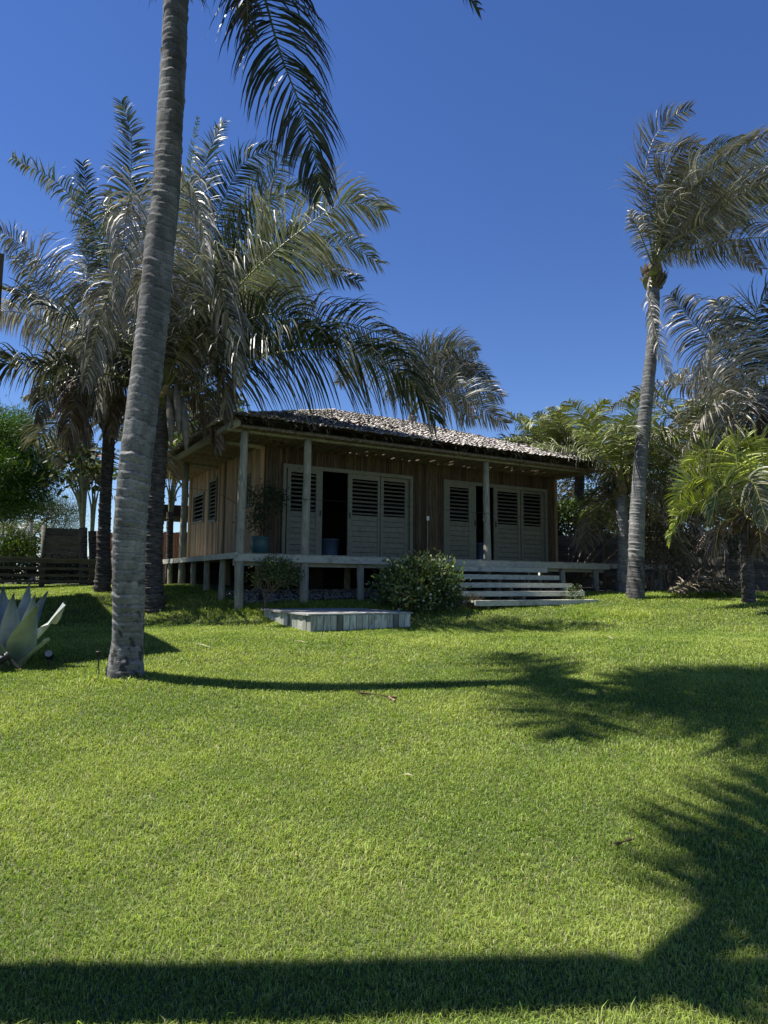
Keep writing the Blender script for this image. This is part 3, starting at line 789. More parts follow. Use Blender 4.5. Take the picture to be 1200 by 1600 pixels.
# ================================================================== palm B : beside the photographer, only its shadow shows
pB = palm(V((-4.3, 2.85, 0)), 'coconut palm outside the left edge whose shadow crosses the nearest grass')
cB = V((-3.1, 3.12, 8.0))
trunk(pB, [(V((-4.5, 2.86, -.2)), .21), (V((-4.3, 2.86, 2)), .2), (V((-3.75, 2.92, 5)), .19), (cB, .18)], .09, .05, 20, M['trunk'], 2)
for i, (az, el, l) in enumerate(((.25, .2, 5.0), (.5, .35, 5.0), (.0, .35, 4.6), (-.3, .3, 4.0), (.3, .8, 4.2), (-.1, .9, 3.6), (-.2, .05, 4.2), (.15, .55, 5.0), (.45, .1, 4.8), (.35, -.05, 4.6), (-.5, .15, 3.0), (.58, .25, 5.4), (.1, .15, 5.0), (-.1, .25, 4.6), (.3, .6, 5.2), (.4, .3, 5.6), (.2, .4, 5.4), (.05, .6, 4.4), (.75, .3, 5.2), (.85, .42, 4.6), (.66, .15, 5.2), (.95, .55, 4.4), (-.45, .35, 3.6), (.7, .5, 5.0), (-.7, .4, 2.8))):
    d = V((math.cos(az)*math.cos(el), math.sin(az)*math.cos(el), math.sin(el))); p = cB.copy(); pts = [p.copy()]
    for k in range(5):
        p = p+d*(l/5); pts.append(p.copy()); d = (d-Z*.42*.5*(.3+.2*k)+V((.12, 0, 0))).normalized()
    frond(M['leaf'], pB, pts, leaf=1.05, n=80, seed=60+i, wind=(.2, 0, 0), wid=.06)
# ================================================================== palm 2 : big palm behind
Y2 = 14.2; b2 = at(238, 953, Y2); b2.z = gz(b2.x, b2.y); print('b2', b2, at(238, 953, Y2).z)
p2 = palm(b2, 'bushy coconut palm with dark trunk just behind the leaning one, fronds reaching over the roof')
ctl = []
for (x, y, wpx) in ((238, 975, 40), (238, 945, 38), (238, 900, 30), (240, 850, 28), (245, 760, 26), (250, 680, 26), (256, 620, 26)):
    p = at(x, y, Y2); dep = ROT.transposed() @ (p-EYE); ctl.append((p, wpx/2*(-dep.z)/F))
trunk(p2, ctl, .07, .12, 26, M['darktrunk'], 3)
c2 = ctl[-1][0]; crownshaft(p2, c2+Z*.1, .22, 3, .7)
def F2(pl, **k):
    base = at(pl[0][0], pl[0][1], Y2+pl[0][2])
    a = dict(leaf=1.42, n=122, droop=.55, sv=.6, tip=GREY, tipf=.10, wid=.05, dry=.08, wind=(.26, 0, 0))
    a.update(k); frond(M['leaf'], p2, [c2+Z*.1, base]+[at(x, y, Y2+d) for x, y, d in pl[1:]], **a)
F2([(240, 540, 0), (214, 420, .1), (203, 310, .1), (206, 220, 0), (190, 160, -.2)], seed=1, sv=(1, .2, 0), lift=.1, droop=.2, col=GREEN, leaf=.75, tipf=.35)
F2([(215, 500, .2), (160, 380, .4), (95, 290, .4), (18, 246, .3)], seed=2, col=lerp3(GREEN, YELL, .2), dry=.35, leaf=.62, droop=.5, roll=.3, rag=.35)
F2([(225, 520, .5), (170, 400, .8), (140, 330, .9), (130, 255, .9)], seed=21, col=DEEP, leaf=.7, droop=.2, dry=.1, sv=(1, .3, 0))
F2([(280, 500, .4), (320, 400, .7), (350, 310, .9), (385, 250, .9), (425, 235, .8)], seed=52, col=DEEP, leaf=1.0, droop=.3, tipf=.1)
F2([(285, 530, .8), (335, 460, 1.2), (395, 400, 1.4), (470, 360, 1.4)], seed=53, col=DEEP, leaf=1.1, droop=.4, tipf=.1)
F2([(275, 480, .4), (300, 350, .7), (322, 250, .9), (348, 192, 1.0)], seed=3, col=GREEN, leaf=.8, droop=.2, sv=(1, -.4, 0), tipf=.1)
F2([(268, 480, .2), (282, 360, .3), (297, 260, .3), (309, 184, .3)], seed=4, col=lerp3(GREEN, YELL, .3), leaf=.25, n=50, droop=.02, lift=.1, tipf=.1)
F2([(290, 500, .6), (350, 390, 1.0), (420, 315, 1.3), (505, 282, 1.4)], seed=5, col=lerp3(GREEN, YELL, .15), leaf=1.05, droop=.3, roll=-.6)
F2([(285, 520, .9), (345, 430, 1.2), (400, 350, 1.4), (440, 250, 1.4), (470, 240, 1.4)], seed=51, col=GREEN, leaf=1.0, droop=.25, roll=-.6)
F2([(305, 540, -.5), (380, 440, -.9), (470, 360, -1.1), (540, 318, -1.0), (597, 330, -.8)], seed=6, col=lerp3(GREEN, (.42, .44, .34), .42), leaf=1.5, n=145, droop=.55, dry=.3, tipf=.4, roll=-.6)
F2([(310, 550, .6), (390, 450, 1.1), (480, 395, 1.3), (545, 385, 1.4), (592, 412, 1.4)], seed=7, col=lerp3(GREEN, YELL, .15), leaf=1.1, n=115, droop=.5, tipf=.35, roll=-.4)
F2([(300, 560, 1.1), (370, 460, 1.5), (470, 410, 1.8), (560, 440, 1.8)], seed=71, col=DEEP, leaf=.95, droop=.5)
F2([(320, 590, .4), (420, 530, .9), (520, 503, 1.2), (610, 530, 1.3), (672, 590, 1.3)], seed=8, col=DEEP, leaf=1.1, n=110, droop=.6, hang=.08)
F2([(310, 610, -.5), (400, 560, -1.0), (500, 545, -1.3), (590, 560, -1.4), (645, 600, -1.4), (680, 655, -1.4)], seed=9, col=DEEP, leaf=1.5, n=150, droop=.6, hang=.16, tipf=.2, dry=.06, rc=(.16, .17, .05), roll=-.3)
F2([(290, 560, -.4), (350, 520, -.8), (430, 490, -1.1), (520, 540, -1.3)], seed=91, col=DEEP, leaf=1.1, n=95, droop=.6, hang=.1)
# dry bleached leaves drooping round the heart of the crown
F2([(238, 420, -.7), (222, 320, -1.1), (205, 300, -1.4), (192, 380, -1.6), (185, 470, -1.6)], seed=10, col=DRY, tip=GREY, leaf=.9, droop=.7, hang=.15, dry=.9)
F2([(262, 420, -.6), (278, 310, -1.0), (297, 285, -1.2), (318, 360, -1.4), (322, 450, -1.4)], seed=11, col=lerp3(GREEN, GREY, .6), tip=GREY, leaf=.85, droop=.7, hang=.15, dry=.7)
F2([(232, 500, -.4), (205, 440, -.8), (180, 440, -1.0), (150, 520, -1.2), (135, 600, -1.2)], seed=12, col=lerp3(GREEN, DRY, .6), leaf=.85, droop=.7, hang=.15, dry=.6)
F2([(245, 500, -.8), (240, 430, -1.2), (235, 440, -1.5), (232, 560, -1.8)], seed=121, col=DRY, tip=GREY, leaf=.8, droop=.7, hang=.2, dry=.8)
F2([(272, 520, -.6), (300, 430, -1.0), (335, 430, -1.2), (362, 520, -1.3), (370, 600, -1.3)], seed=13, col=lerp3(GREEN, DRY, .55), leaf=.95, droop=.7, hang=.18, dry=.5)
F2([(275, 560, -.5), (310, 520, -.8), (345, 560, -.9), (355, 650, -.9)], seed=14, col=lerp3(DEEP, BROWN, .6), tip=DRY, leaf=.8, droop=.7, hang=.2, dry=.4)
F2([(240, 570, .5), (215, 540, .8), (180, 590, 1.0), (175, 680, 1.0)], seed=15, col=BROWN, tip=(.25, .2, .15), leaf=.8, droop=.7, hang=.2, dry=.4)
F2([(265, 600, .2), (300, 600, .3), (330, 650, .3), (340, 700, .3)], seed=16, col=BROWN, tip=(.25, .2, .15), leaf=.7, droop=.7, hang=.2, dry=.5)
F2([(300, 500, .8), (330, 440, 1), (380, 440, 1.1), (410, 540, 1.1)], seed=17, col=DEEP, leaf=1.0, droop=.6, hang=.1)
generic_crown(p2, c2+Z*.2, 22, 4.2, 33, leaf=1.05, wind=(.05, 0, 0), lo=-.3, hi=1.0, dryness=.3, n=80, green=DEEP, wid=.055, skip=lambda d: d.y < -.5 or (d.x > 0 and d.z < .62) or d.z < .1)
for i, (x, y) in enumerate(((262, 655), (285, 665), (274, 640))):     # hanging spathes
    mb = MB(); p0 = at(x, y-40, Y2-.2); p1 = at(x+6, y+45, Y2-.25)
    pts, _ = catmull([p0, (p0+p1)/2+V((.04, -.05, 0)), p1], 9)
    mb.tube(pts, [.02, .05, .075, .085, .085, .08, .065, .04, .01], 8, (.24, .21, .17)); mb.build('spathe', M['foliage'], p2, True)
# ================================================================== palm 3 : left palm
b3 = ground(160, 914); Y3 = 16.0; b3 = V((at(160, 914, Y3).x, Y3, gz(at(160, 914, Y3).x, Y3)))
p3 = palm(b3, 'shaggy coconut palm with thin dark trunk behind the low slatted rail on the left')
ctl = []
for (x, y, wpx) in ((160, 935, 26), (160, 905, 24), (162, 850, 19), (166, 760, 18), (170, 690, 19), (172, 630, 20)):
    p = at(x, y, Y3); dep = ROT.transposed() @ (p-EYE); ctl.append((p, wpx/2*(-dep.z)/F))
trunk(p3, ctl, .08, .14, 20, M['darktrunk'], 4)
c3 = ctl[-1][0]; crownshaft(p3, c3+Z*.1, .25, 4, .8)
def F3(pl, **k):
    a = dict(sv=.6, leaf=1.15, n=96, droop=.6, tip=GREY, tipf=.3, wid=.05, dry=.25, wind=(.1, 0, 0), col=DEEP)
    a.update(k); frond(M['leaf'], p3, [c3]+[at(x, y, Y3+d) for x, y, d in pl], **a)
F3([(150, 550, 0), (100, 460, .2), (50, 395, .3), (-5, 358, .3)], seed=1, col=lerp3(GREEN, DRY, .5), roll=.4)
F3([(150, 570, .3), (100, 500, .6), (60, 440, .8), (25, 400, .8)], seed=2, col=GREEN, dry=.2, roll=.5)
F3([(145, 560, -.7), (90, 515, -1.1), (30, 488, -1.3), (-30, 490, -1.3)], seed=3, col=GREY, tip=(.6, .56, .5), dry=.7, leaf=.8, hang=.1)
F3([(155, 540, .4), (135, 460, .6), (140, 400, .8), (150, 360, .8)], seed=4, col=GREEN, leaf=.8, droop=.3)
F3([(150, 580, -.3), (110, 560, -.6), (75, 600, -.8), (60, 660, -.8)], seed=5, col=lerp3(GREEN, DRY, .5), hang=.15, leaf=.7)
F3([(160, 600, -.6), (130, 590, -1.0), (110, 650, -1.2), (108, 700, -1.2)], seed=6, col=BROWN, tip=(.25, .2, .15), hang=.2, leaf=.8)
F3([(150, 590, -.3), (128, 570, -.6), (115, 580, -.8), (135, 690, -.9)], seed=7, col=BROWN, tip=(.25, .2, .15), hang=.2, leaf=.8)
F3([(185, 570, .3), (205, 520, .5), (230, 540, .6), (240, 640, .7)], seed=8, col=BROWN, tip=(.25, .2, .15), hang=.2)
F3([(165, 560, -.8), (160, 510, -1.2), (155, 540, -1.5), (150, 640, -1.7)], seed=9, col=lerp3(GREEN, DRY, .6), hang=.2)
F3([(190, 560, -.5), (215, 500, -.9), (230, 520, -1.1), (238, 620, -1.2)], seed=91, col=BROWN, tip=(.25, .2, .15), hang=.2)
F3([(140, 640, .6), (110, 625, .9), (75, 614, 1.0), (38, 622, 1.0)], seed=10, col=lerp3(GREY, GREEN, .2), tip=(.6, .57, .5), leaf=.45, dry=.7)
F3([(165, 540, .8), (172, 440, 1.1), (178, 380, 1.2), (170, 300, 1.2)], seed=11, col=GREEN, leaf=.8, droop=.3)
generic_crown(p3, c3+Z*.1, 12, 3.3, 34, leaf=.95, wind=(.03, 0, 0), lo=-.5, hi=.9, dryness=.45, n=70, green=DEEP, wid=.055, skip=lambda d: d.y < -.5)
# ================================================================== palm R : tall windblown palm on the right
YR = 16.6; bR = at(993, 930, YR); bR.z = gz(bR.x, bR.y)
pR = palm(bR, 'tall slender coconut palm right of the steps with all its fronds blown sideways')
ctl = []
for (x, y, wpx) in ((993, 945, 30), (993, 925, 28), (994, 880, 25), (996, 800, 23.5), (1003, 700, 21), (1013, 600, 19), (1020, 520, 17), (1022, 450, 16.5), (1021, 425, 18)):
    p = at(x, y, YR); dep = ROT.transposed() @ (p-EYE); ctl.append((p, wpx/2*(-dep.z)/F))
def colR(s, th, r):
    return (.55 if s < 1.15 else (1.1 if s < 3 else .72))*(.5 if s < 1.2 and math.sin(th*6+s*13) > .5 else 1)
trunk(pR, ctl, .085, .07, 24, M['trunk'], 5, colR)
cR = ctl[-1][0]; crownshaft(pR, cR+Z*.05, .25, 5, .5)
def FR(pl, **k):
    a = dict(sv=.55, leaf=1.2, n=105, droop=.3, tip=(.5, .46, .40), tipf=.28, wid=.04, dry=.26, wind=(.75, 0, .0), col=lerp3(DEEP, BROWN, .4), lift=.1)
    a.update(k); frond(M['leaf'], pR, [cR+Z*.1]+[at(x, y, YR+d) for x, y, d in pl], **a)
FR([(1014, 360, 0), (1007, 290, 0), (1018, 225, 0), (1048, 185, 0), (1078, 170, 0)], seed=1, leaf=.85, sv=(1, .3, 0), wind=(.35, 0, .25))
FR([(1030, 350, .4), (1060, 290, .6), (1105, 240, .7), (1160, 215, .7)], seed=2, col=DEEP, dry=.1, leaf=.75, tipf=.2)
FR([(1035, 360, -.5), (1075, 300, -.8), (1130, 255, -1), (1210, 205, -1)], seed=3, leaf=.85, tipf=.6)
FR([(1035, 365, -.2), (1080, 320, -.3), (1140, 290, -.4), (1230, 265, -.4)], seed=4, leaf=.9, tipf=.6)
FR([(1040, 370, .3), (1085, 330, .4), (1140, 312, .4), (1220, 300, .4)], seed=5, leaf=.8, col=GREEN)
FR([(1045, 380, -.4), (1100, 350, -.7), (1150, 310, -.8), (1200, 285, -.8), (1260, 295, -.8)], seed=6, leaf=.75)
FR([(1045, 395, 0), (1100, 388, .1), (1170, 372, .1), (1230, 380, .1), (1280, 430, .1)], seed=7, leaf=.75, col=lerp3(DEEP, BROWN, .3), wind=(.5, 0, -.1), droop=.4)
FR([(1035, 370, .8), (1070, 340, 1.2), (1110, 335, 1.4), (1170, 345, 1.4)], seed=8, leaf=.85, col=DEEP)
FR([(1025, 350, .2), (1040, 300, .3), (1062, 270, .4), (1085, 262, .4)], seed=9, leaf=.65, col=lerp3(GREEN, YELL, .3), dry=.05)
FR([(1008, 385, -.3), (1000, 365, -.5), (990, 345, -.6), (984, 330, -.6)], seed=10, leaf=.35, n=30, dry=.6, wind=(.3, 0, 0))
FR([(1012, 455, -.4), (1020, 500, -.5), (1032, 545, -.5), (1055, 603, -.5)], seed=11, leaf=.35, n=50, col=GREY, dry=.9, hang=.2, wind=(.2, 0, 0), rc=(.3, .26, .2))
FR([(1040, 360, .5), (1085, 305, .8), (1140, 265, 1.0), (1200, 245, 1.0)], seed=13, col=lerp3(GREEN, YELL, .1), dry=.1)
FR([(1040, 375, 1.0), (1090, 345, 1.4), (1150, 325, 1.6), (1230, 330, 1.6)], seed=14, col=DEEP)
FR([(1022, 360, -.3), (1030, 300, -.5), (1050, 250, -.6), (1090, 225, -.6)], seed=15, leaf=.9)
FR([(1060, 385, .5), (1110, 370, .8), (1150, 390, .9), (1190, 420, .9)], seed=12, leaf=.7, col=BROWN, wind=(.4, 0, -.1), droop=.4)
# ================================================================== palms on the right, behind
YE = 18.0; bE = at(1215, 920, YE); bE.z = gz(bE.x, bE.y)
pE = palm(bE, 'big shaggy coconut palm cut by the right edge, brown fronds above the young palm')
ctl = [(V((bE.x, bE.y, bE.z-.2)), .2), (at(1212, 800, YE), .18), (at(1206, 700, YE), .17), (at(1200, 620, YE), .18)]
trunk(pE, ctl, .09, .09, 18, M['darktrunk'], 6)
cE = ctl[-1][0]; crownshaft(pE, cE, .25, 6, .7)
def FE(pl, **k):
    a = dict(sv=.45, leaf=1.1, n=70, droop=.45, tip=(.42, .38, .33), tipf=.22, wid=.058, dry=.2, wind=(.35, 0, 0), col=lerp3(DEEP, BROWN, .35), lift=.15)
    a.update(k); frond(M['leaf'], pE, [cE]+[at(x, y, YE+d) for x, y, d in pl], **a)
FE([(1165, 590, 0), (1125, 550, 0), (1085, 505, 0), (1048, 462, 0)], seed=1, roll=.5)
FE([(1175, 570, .3), (1150, 520, .4), (1130, 495, .4), (1120, 470, .4)], seed=2, col=lerp3(GREEN, GREY, .3))
FE([(1190, 560, -.4), (1180, 500, -.6), (1195, 465, -.7), (1230, 440, -.7)], seed=3, col=DEEP, dry=.1)
FE([(1170, 600, -.6), (1140, 540, -.9), (1120, 530, -1.1), (1095, 570, -1.2), (1085, 620, -1.2)], seed=4, col=GREY, dry=.8, hang=.1)
FE([(1150, 610, .4), (1090, 600, .6), (1010, 608, .7), (950, 640, .7)], seed=5, leaf=.5, col=lerp3(GREEN, BROWN, .6))
FE([(1150, 620, -.5), (1110, 590, -.8), (1070, 585, -1.0), (1040, 600, -1.0)], seed=6, leaf=.6, col=GREY)
FE([(1170, 640, -.9), (1140, 640, -1.4), (1105, 650, -1.7), (1070, 700, -1.8)], seed=7, col=lerp3(BROWN, GREY, .5), tip=GREY, hang=.1, dry=.5)
FE([(1175, 650, -.9), (1150, 655, -1.4), (1130, 680, -1.7), (1100, 740, -1.8)], seed=8, col=lerp3(BROWN, GREEN, .5), hang=.15)
FE([(1205, 560, 0), (1230, 500, .2), (1270, 470, .3)], seed=9, col=DEEP)
FE([(1180, 670, -.6), (1160, 700, -.9), (1150, 760, -1.0)], seed=10, col=BROWN, tip=(.25, .2, .15), hang=.2)
FE([(1195, 670, -.8), (1190, 700, -1.1), (1200, 780, -1.2)], seed=11, col=BROWN, tip=(.25, .2, .15), hang=.2)
FE([(1180, 600, .8), (1150, 600, 1.0), (1110, 640, 1.2), (1090, 690, 1.2)], seed=12, col=DEEP, hang=.1)
YM = 18.2; bM = at(972, 920, YM); bM.z = gz(bM.x, bM.y)
pM = palm(bM, 'medium coconut palm with green fronds just behind the tall slender trunk on the right')
cM = at(970, 745, YM)
trunk(pM, [(V((bM.x, bM.y, bM.z-.2)), .17), (at(974, 860, YM), .14), (at(972, 800, YM), .15), (cM, .15)], .08, .08, 16, M['trunk'], 7)
crownshaft(pM, cM, .2, 7, .6)
generic_crown(pM, cM, 30, 2.9, 71, leaf=.85, wind=(.18, 0, 0), lo=-.7, hi=1.2, dryness=.2, green=lerp3(GREEN, YELL, .25), n=70, tipf=.3, skip=lambda d: (d.x < -.45 and d.z < .35) or (d.y < -.7 and d.z < .2))
YN = 22; 
for (x, y, lab, sd_, l, nf) in ((1085, 690, 'coconut palm crown filling the gap between the slender palm and the edge palm', 81, 3.0, 24),):
    b = at(x, 915, YN); b.z = gz(b.x, b.y); e = palm(b, lab); c = at(x, y, YN)
    trunk(e, [(b-Z*.2, .2), (c, .16)], .1, .08, 14, M['darktrunk'], sd_)
    generic_crown(e, c, nf, l, sd_, leaf=.95, wind=(.2, 0, 0), lo=-.7, hi=1.2, dryness=.4, n=60, wid=.06)
YL = 24
for (x, y, lab, sd_, l, nf) in ((852, 710, 'feathery coconut palm showing above the right end of the roof', 83, 2.3, 20), (905, 720, 'green coconut palm rising between the roof corner and the slender trunk', 84, 3.0, 22)):
    b = at(x, 905, YL); b.z = gz(b.x, b.y); e = palm(b, lab); c = at(x, y, YL)
    trunk(e, [(b-Z*.2, .2), (c, .16)], .1, .08, 14, M['darktrunk'], sd_)
    generic_crown(e, c, nf, l, sd_, leaf=.75, wind=(.25, 0, 0), lo=-.4, hi=1.3, dryness=.2, n=56, green=lerp3(GREEN, YELL, .3), wid=.06)
# behind the house
YH = 25; b = at(600, 900, YH); b.z = gz(b.x, b.y)
pH = palm(b, 'coconut palm behind the house whose fronds blow out above the roof ridge'); cH = at(645, 650, YH)
trunk(pH, [(b-Z*.2, .2), (cH, .17)], .1, .08, 14, M['trunk'], 9)
for i, pl in enumerate(([(660, 570), (700, 545), (745, 550)], [(670, 590), (715, 570), (765, 590)], [(670, 605), (720, 595), (785, 620)], [(675, 615), (720, 620), (790, 662)], [(660, 620), (700, 630), (740, 655)], [(640, 580), (665, 555), (705, 540)], [(590, 570), (560, 560), (530, 600)], [(640, 600), (690, 580), (740, 575)])):
    frond(M['leaf'], pH, [cH]+[at(x, y, YH+random.uniform(-1, 1)) for x, y in pl], leaf=1.05, n=85, droop=.4, wind=(.25, 0, 0), col=lerp3(DEEP, GREY, .08), tip=(.42,.38,.33), tipf=.25, dry=.2, wid=.06, seed=300+i, sv=.6)
# young palm
YY = 15.6; b = at(1170, 930, YY); b.z = gz(b.x, b.y)
pY = palm(b, 'young yellow-green coconut palm with short black trunk in front of the fence'); cY = at(1160, 800, YY)
trunk(pY, [(b-Z*.15, .15), (at(1166, 870, YY), .13), (cY, .12)], .09, .12, 16, M['darktrunk'], 10)
crownshaft(pY, cY, .18, 10, .5)
def FY(pl, **k):
    a = dict(sv=.55, leaf=.66, n=78, droop=.22, tip=(.40, .38, .22), tipf=.15, wid=.042, dry=.05, wind=(.1, 0, 0), col=lerp3(GREEN, YELL, .75), lift=.3, rc=(.40, .38, .10))
    a.update(k); frond(M['leaf'], pY, [cY]+[at(x, y, YY+d) for x, y, d in pl], **a)
FY([(1130, 775, -.3), (1090, 785, -.6), (1060, 805, -.7), (1045, 850, -.8)], seed=1, col=YELL, leaf=.42)
FY([(1130, 760, -.2), (1095, 745, -.4), (1065, 765, -.5), (1055, 800, -.5)], seed=2)
FY([(1140, 745, .2), (1115, 715, .3), (1100, 705, .3), (1070, 735, .3)], seed=3)
FY([(1155, 745, 0), (1150, 710, 0), (1158, 690, 0), (1185, 700, -.1)], seed=4)
FY([(1165, 750, .3), (1175, 710, .3), (1190, 690, .3), (1215, 710, .3)], seed=5)
FY([(1180, 770, -.3), (1200, 730, -.5), (1230, 735, -.6)], seed=6)
FY([(1180, 790, -.2), (1210, 760, -.4), (1240, 790, -.5)], seed=7)
FY([(1150, 790, -.6), (1135, 760, -1.0), (1120, 770, -1.3), (1110, 820, -1.4)], seed=8, col=GREEN, hang=.1)
FY([(1165, 780, -.6), (1165, 750, -1.0), (1180, 760, -1.3), (1200, 820, -1.4)], seed=9, col=lerp3(GREEN, GREY, .3), hang=.15)
FY([(1150, 770, .6), (1130, 760, .9), (1100, 800, 1.0)], seed=10, col=GREEN)
FY([(1170, 810, -.3), (1185, 820, -.4), (1190, 860, -.4)], seed=11, col=BROWN, tip=(.25, .2, .15), hang=.2)
FY([(1145, 810, -.2), (1125, 820, -.3), (1115, 870, -.3)], seed=12, col=BROWN, tip=(.25, .2, .15), hang=.2)
# heap of fallen fronds
hp = at(1115, 925, 16.8); hp.z = gz(hp.x, hp.y)
e = empty('fallen_fronds', hp, 'heap of dry fallen palm fronds against the foot of the fence', 'fronds')
for i in range(7):
    a = random.uniform(-.6, .6)+(math.pi if i % 2 else 0); d = V((math.cos(a), math.sin(a)*.4, 0))
    q = hp+V((random.uniform(-.5, .5), random.uniform(-.3, .3), .1))
    frond(M['leaf'], e, [q-d*.8+Z*.02, q+Z*random.uniform(.15, .4), q+d*.8+Z*.0], leaf=.45, n=34, droop=.25, col=lerp3(BROWN, DRY, .35), tip=DRY, dry=.4, wid=.04, seed=500+i, start=.03)
# ------------------------------------------------------------------ shrubs, broadleaf things
G1, G2, G3 = (.03, .055, .012), (.075, .12, .03), (.17, .22, .05)
# flowering bush by the steps
bb = at(655, 948, 14.25); bb.z = gz(bb.x, bb.y)
e = empty('flowering_bush', bb, 'wide rounded glossy bush with pale flowers left of the steps', 'bush')
mb = MB(); bl = [(bb+V((0, 0, .5)), .62, .85), (bb+V((-.42, 0, .45)), .44, .9), (bb+V((.45, .05, .45)), .46, .95), (bb+V((.2, -.2, .74)), .36, .7), (bb+V((-.1, -.3, .3)), .44, .7), (bb+V((-.25, 0, .72)), .36, .7)]
leafcloud(mb, bl, 9000, .10, ((.05, .075, .025), (.15, .20, .07), (.45, .48, .28)), 11, asp=.5, shell=.45, up=.5)
mb.build('leaves', M['foliage'], e)
mb = MB(); branches(mb, bb, [bb+V((random.uniform(-.8, .8), random.uniform(-.4, .4), random.uniform(.4, .9))) for _ in range(14)], .02, 1); mb.build('stems', M['bark'], e, True)
mb = MB(); r_ = random.Random(9)
for i in range(24):
    b0 = r_.choice(bl); d = V((r_.gauss(0, 1), -abs(r_.gauss(0, 1)), r_.gauss(.3, .8))).normalized(); p = b0[0]+V((d.x*b0[1], d.y*b0[1], d.z*b0[1]*b0[2]))*1.06
    for k in range(5):
        a = k*1.257; u_ = V((math.cos(a), math.sin(a)*.6, math.sin(a)*.8)).normalized(); s = u_.cross(d).normalized()*.012
        mb.add([p, p+u_*.02+s, p+u_*.036, p+u_*.02-s], [(0, 1, 2, 3)], (.62, .64, .52))
mb.build('flowers', M['flower'], e)
# small branching shrub by the corner post
bs = at(416, 953, 13.55); bs.z = gz(bs.x, bs.y)
e = empty('small_shrub', bs, 'small open-branched shrub between the corner post and the platform', 'shrub')
tips = [at(x, y, 13.55+random.uniform(-.3, .3)) for x, y in ((400, 885), (412, 875), (428, 872), (445, 875), (460, 885), (466, 900), (440, 895), (420, 900), (404, 905), (450, 905))]
mb = MB(); fork = at(425, 925, 13.55); mb.tube([bs-Z*.05, at(414, 938, 13.55), fork], [.025, .022, .018], 7); branches(mb, fork, tips, .014, 3, wob=.05); branches(mb, at(414, 938, 13.55), tips[:4], .011, 4, wob=.04); mb.build('stems', M['bark'], e, True)
mb = MB(); leafcloud(mb, [(at(412, 888, 13.55), .20, .8), (at(432, 884, 13.45), .26, .7), (at(452, 890, 13.65), .22, .8), (at(436, 904, 13.35), .22, .7), (at(405, 905, 13.65), .15, .8), (at(460, 905, 13.55), .13, 1.)], 2600, .055, ((.05, .07, .02), (.14, .17, .06), (.30, .30, .14)), 5, asp=.5, shell=.25)
mb.build('leaves', M['foliage'], e)
# little flowering plant and dry tuft by the steps
q = at(893, 925, 16.0); q.z = gz(q.x, q.y)
e = empty('flowering_plant', q, 'little white-flowered plant beside the right end of the steps', 'plant')
mb = MB(); leafcloud(mb, [(q+Z*.2, .16, 1.2), (q+V((.16, 0, .1)), .1, .8)], 420, .05, (G1, G2, G3), 6, shell=.2); mb.build('leaves', M['foliage'], e)
mb = MB()
for i in range(16):
    p = q+V((random.uniform(-.17, .2), -random.uniform(.05, .15), random.uniform(.15, .42)))
    for k in range(4): a = k*1.57; mb.add([p, p+V((math.cos(a)*.03, 0, math.sin(a)*.03))+V((.01, 0, .01)), p+V((math.cos(a)*.04, -.01, math.sin(a)*.04))], [(0, 1, 2)], (.7, .7, .62))
mb.build('flowers', M['flower'], e)
q = at(722, 945, 14.6); q.z = gz(q.x, q.y); mb = MB(); r_ = random.Random(4)
for i in range(240):
    a = r_.uniform(0, 6.28); rr = r_.uniform(0, .3); p = q+V((math.cos(a)*rr, math.sin(a)*rr*.7, 0)); d = V((math.cos(a)*r_.uniform(.1, .8), math.sin(a)*.3, 1)).normalized(); l = r_.uniform(.12, .42)
    c = lerp3((.10, .06, .035), (.26, .2, .13), r_.random()); s = V((.006, 0, 0))
    mb.add([p-s, p+s, p+d*l*.6+s, p+d*l*.6-s, p+d*l+V((d.x*.1, 0, -.05))], [(0, 1, 2, 3), (3, 2, 4)], c)
mb.build('dry_tuft', M['foliage'], None, origin=q, label='brown dried tuft of weeds between the flowering bush and the lowest step', cat='plant')
# potted plant foliage
pb = H(up, .75, ZD+.33); mb = MB()
tp = [pb+V(d) for d in ((-.12, 0, .95), (.15, .05, 1.1), (.32, 0, .95), (.05, -.1, .6), (-.15, .1, .45), (.3, .0, .75))]
branches(mb, pb, tp, .013, 8, (.8, .7, .6), .06); mb.build('stems', M['bark'], pt, True)
mb = MB(); leafcloud(mb, [(t, .15, .9) for t in tp]+[(pb+Z*.35, .16, 1)], 1300, .085, ((.02, .035, .012), (.05, .075, .025)), 12, asp=.35, shell=.2); mb.build('leaves', M['foliage'], pt)
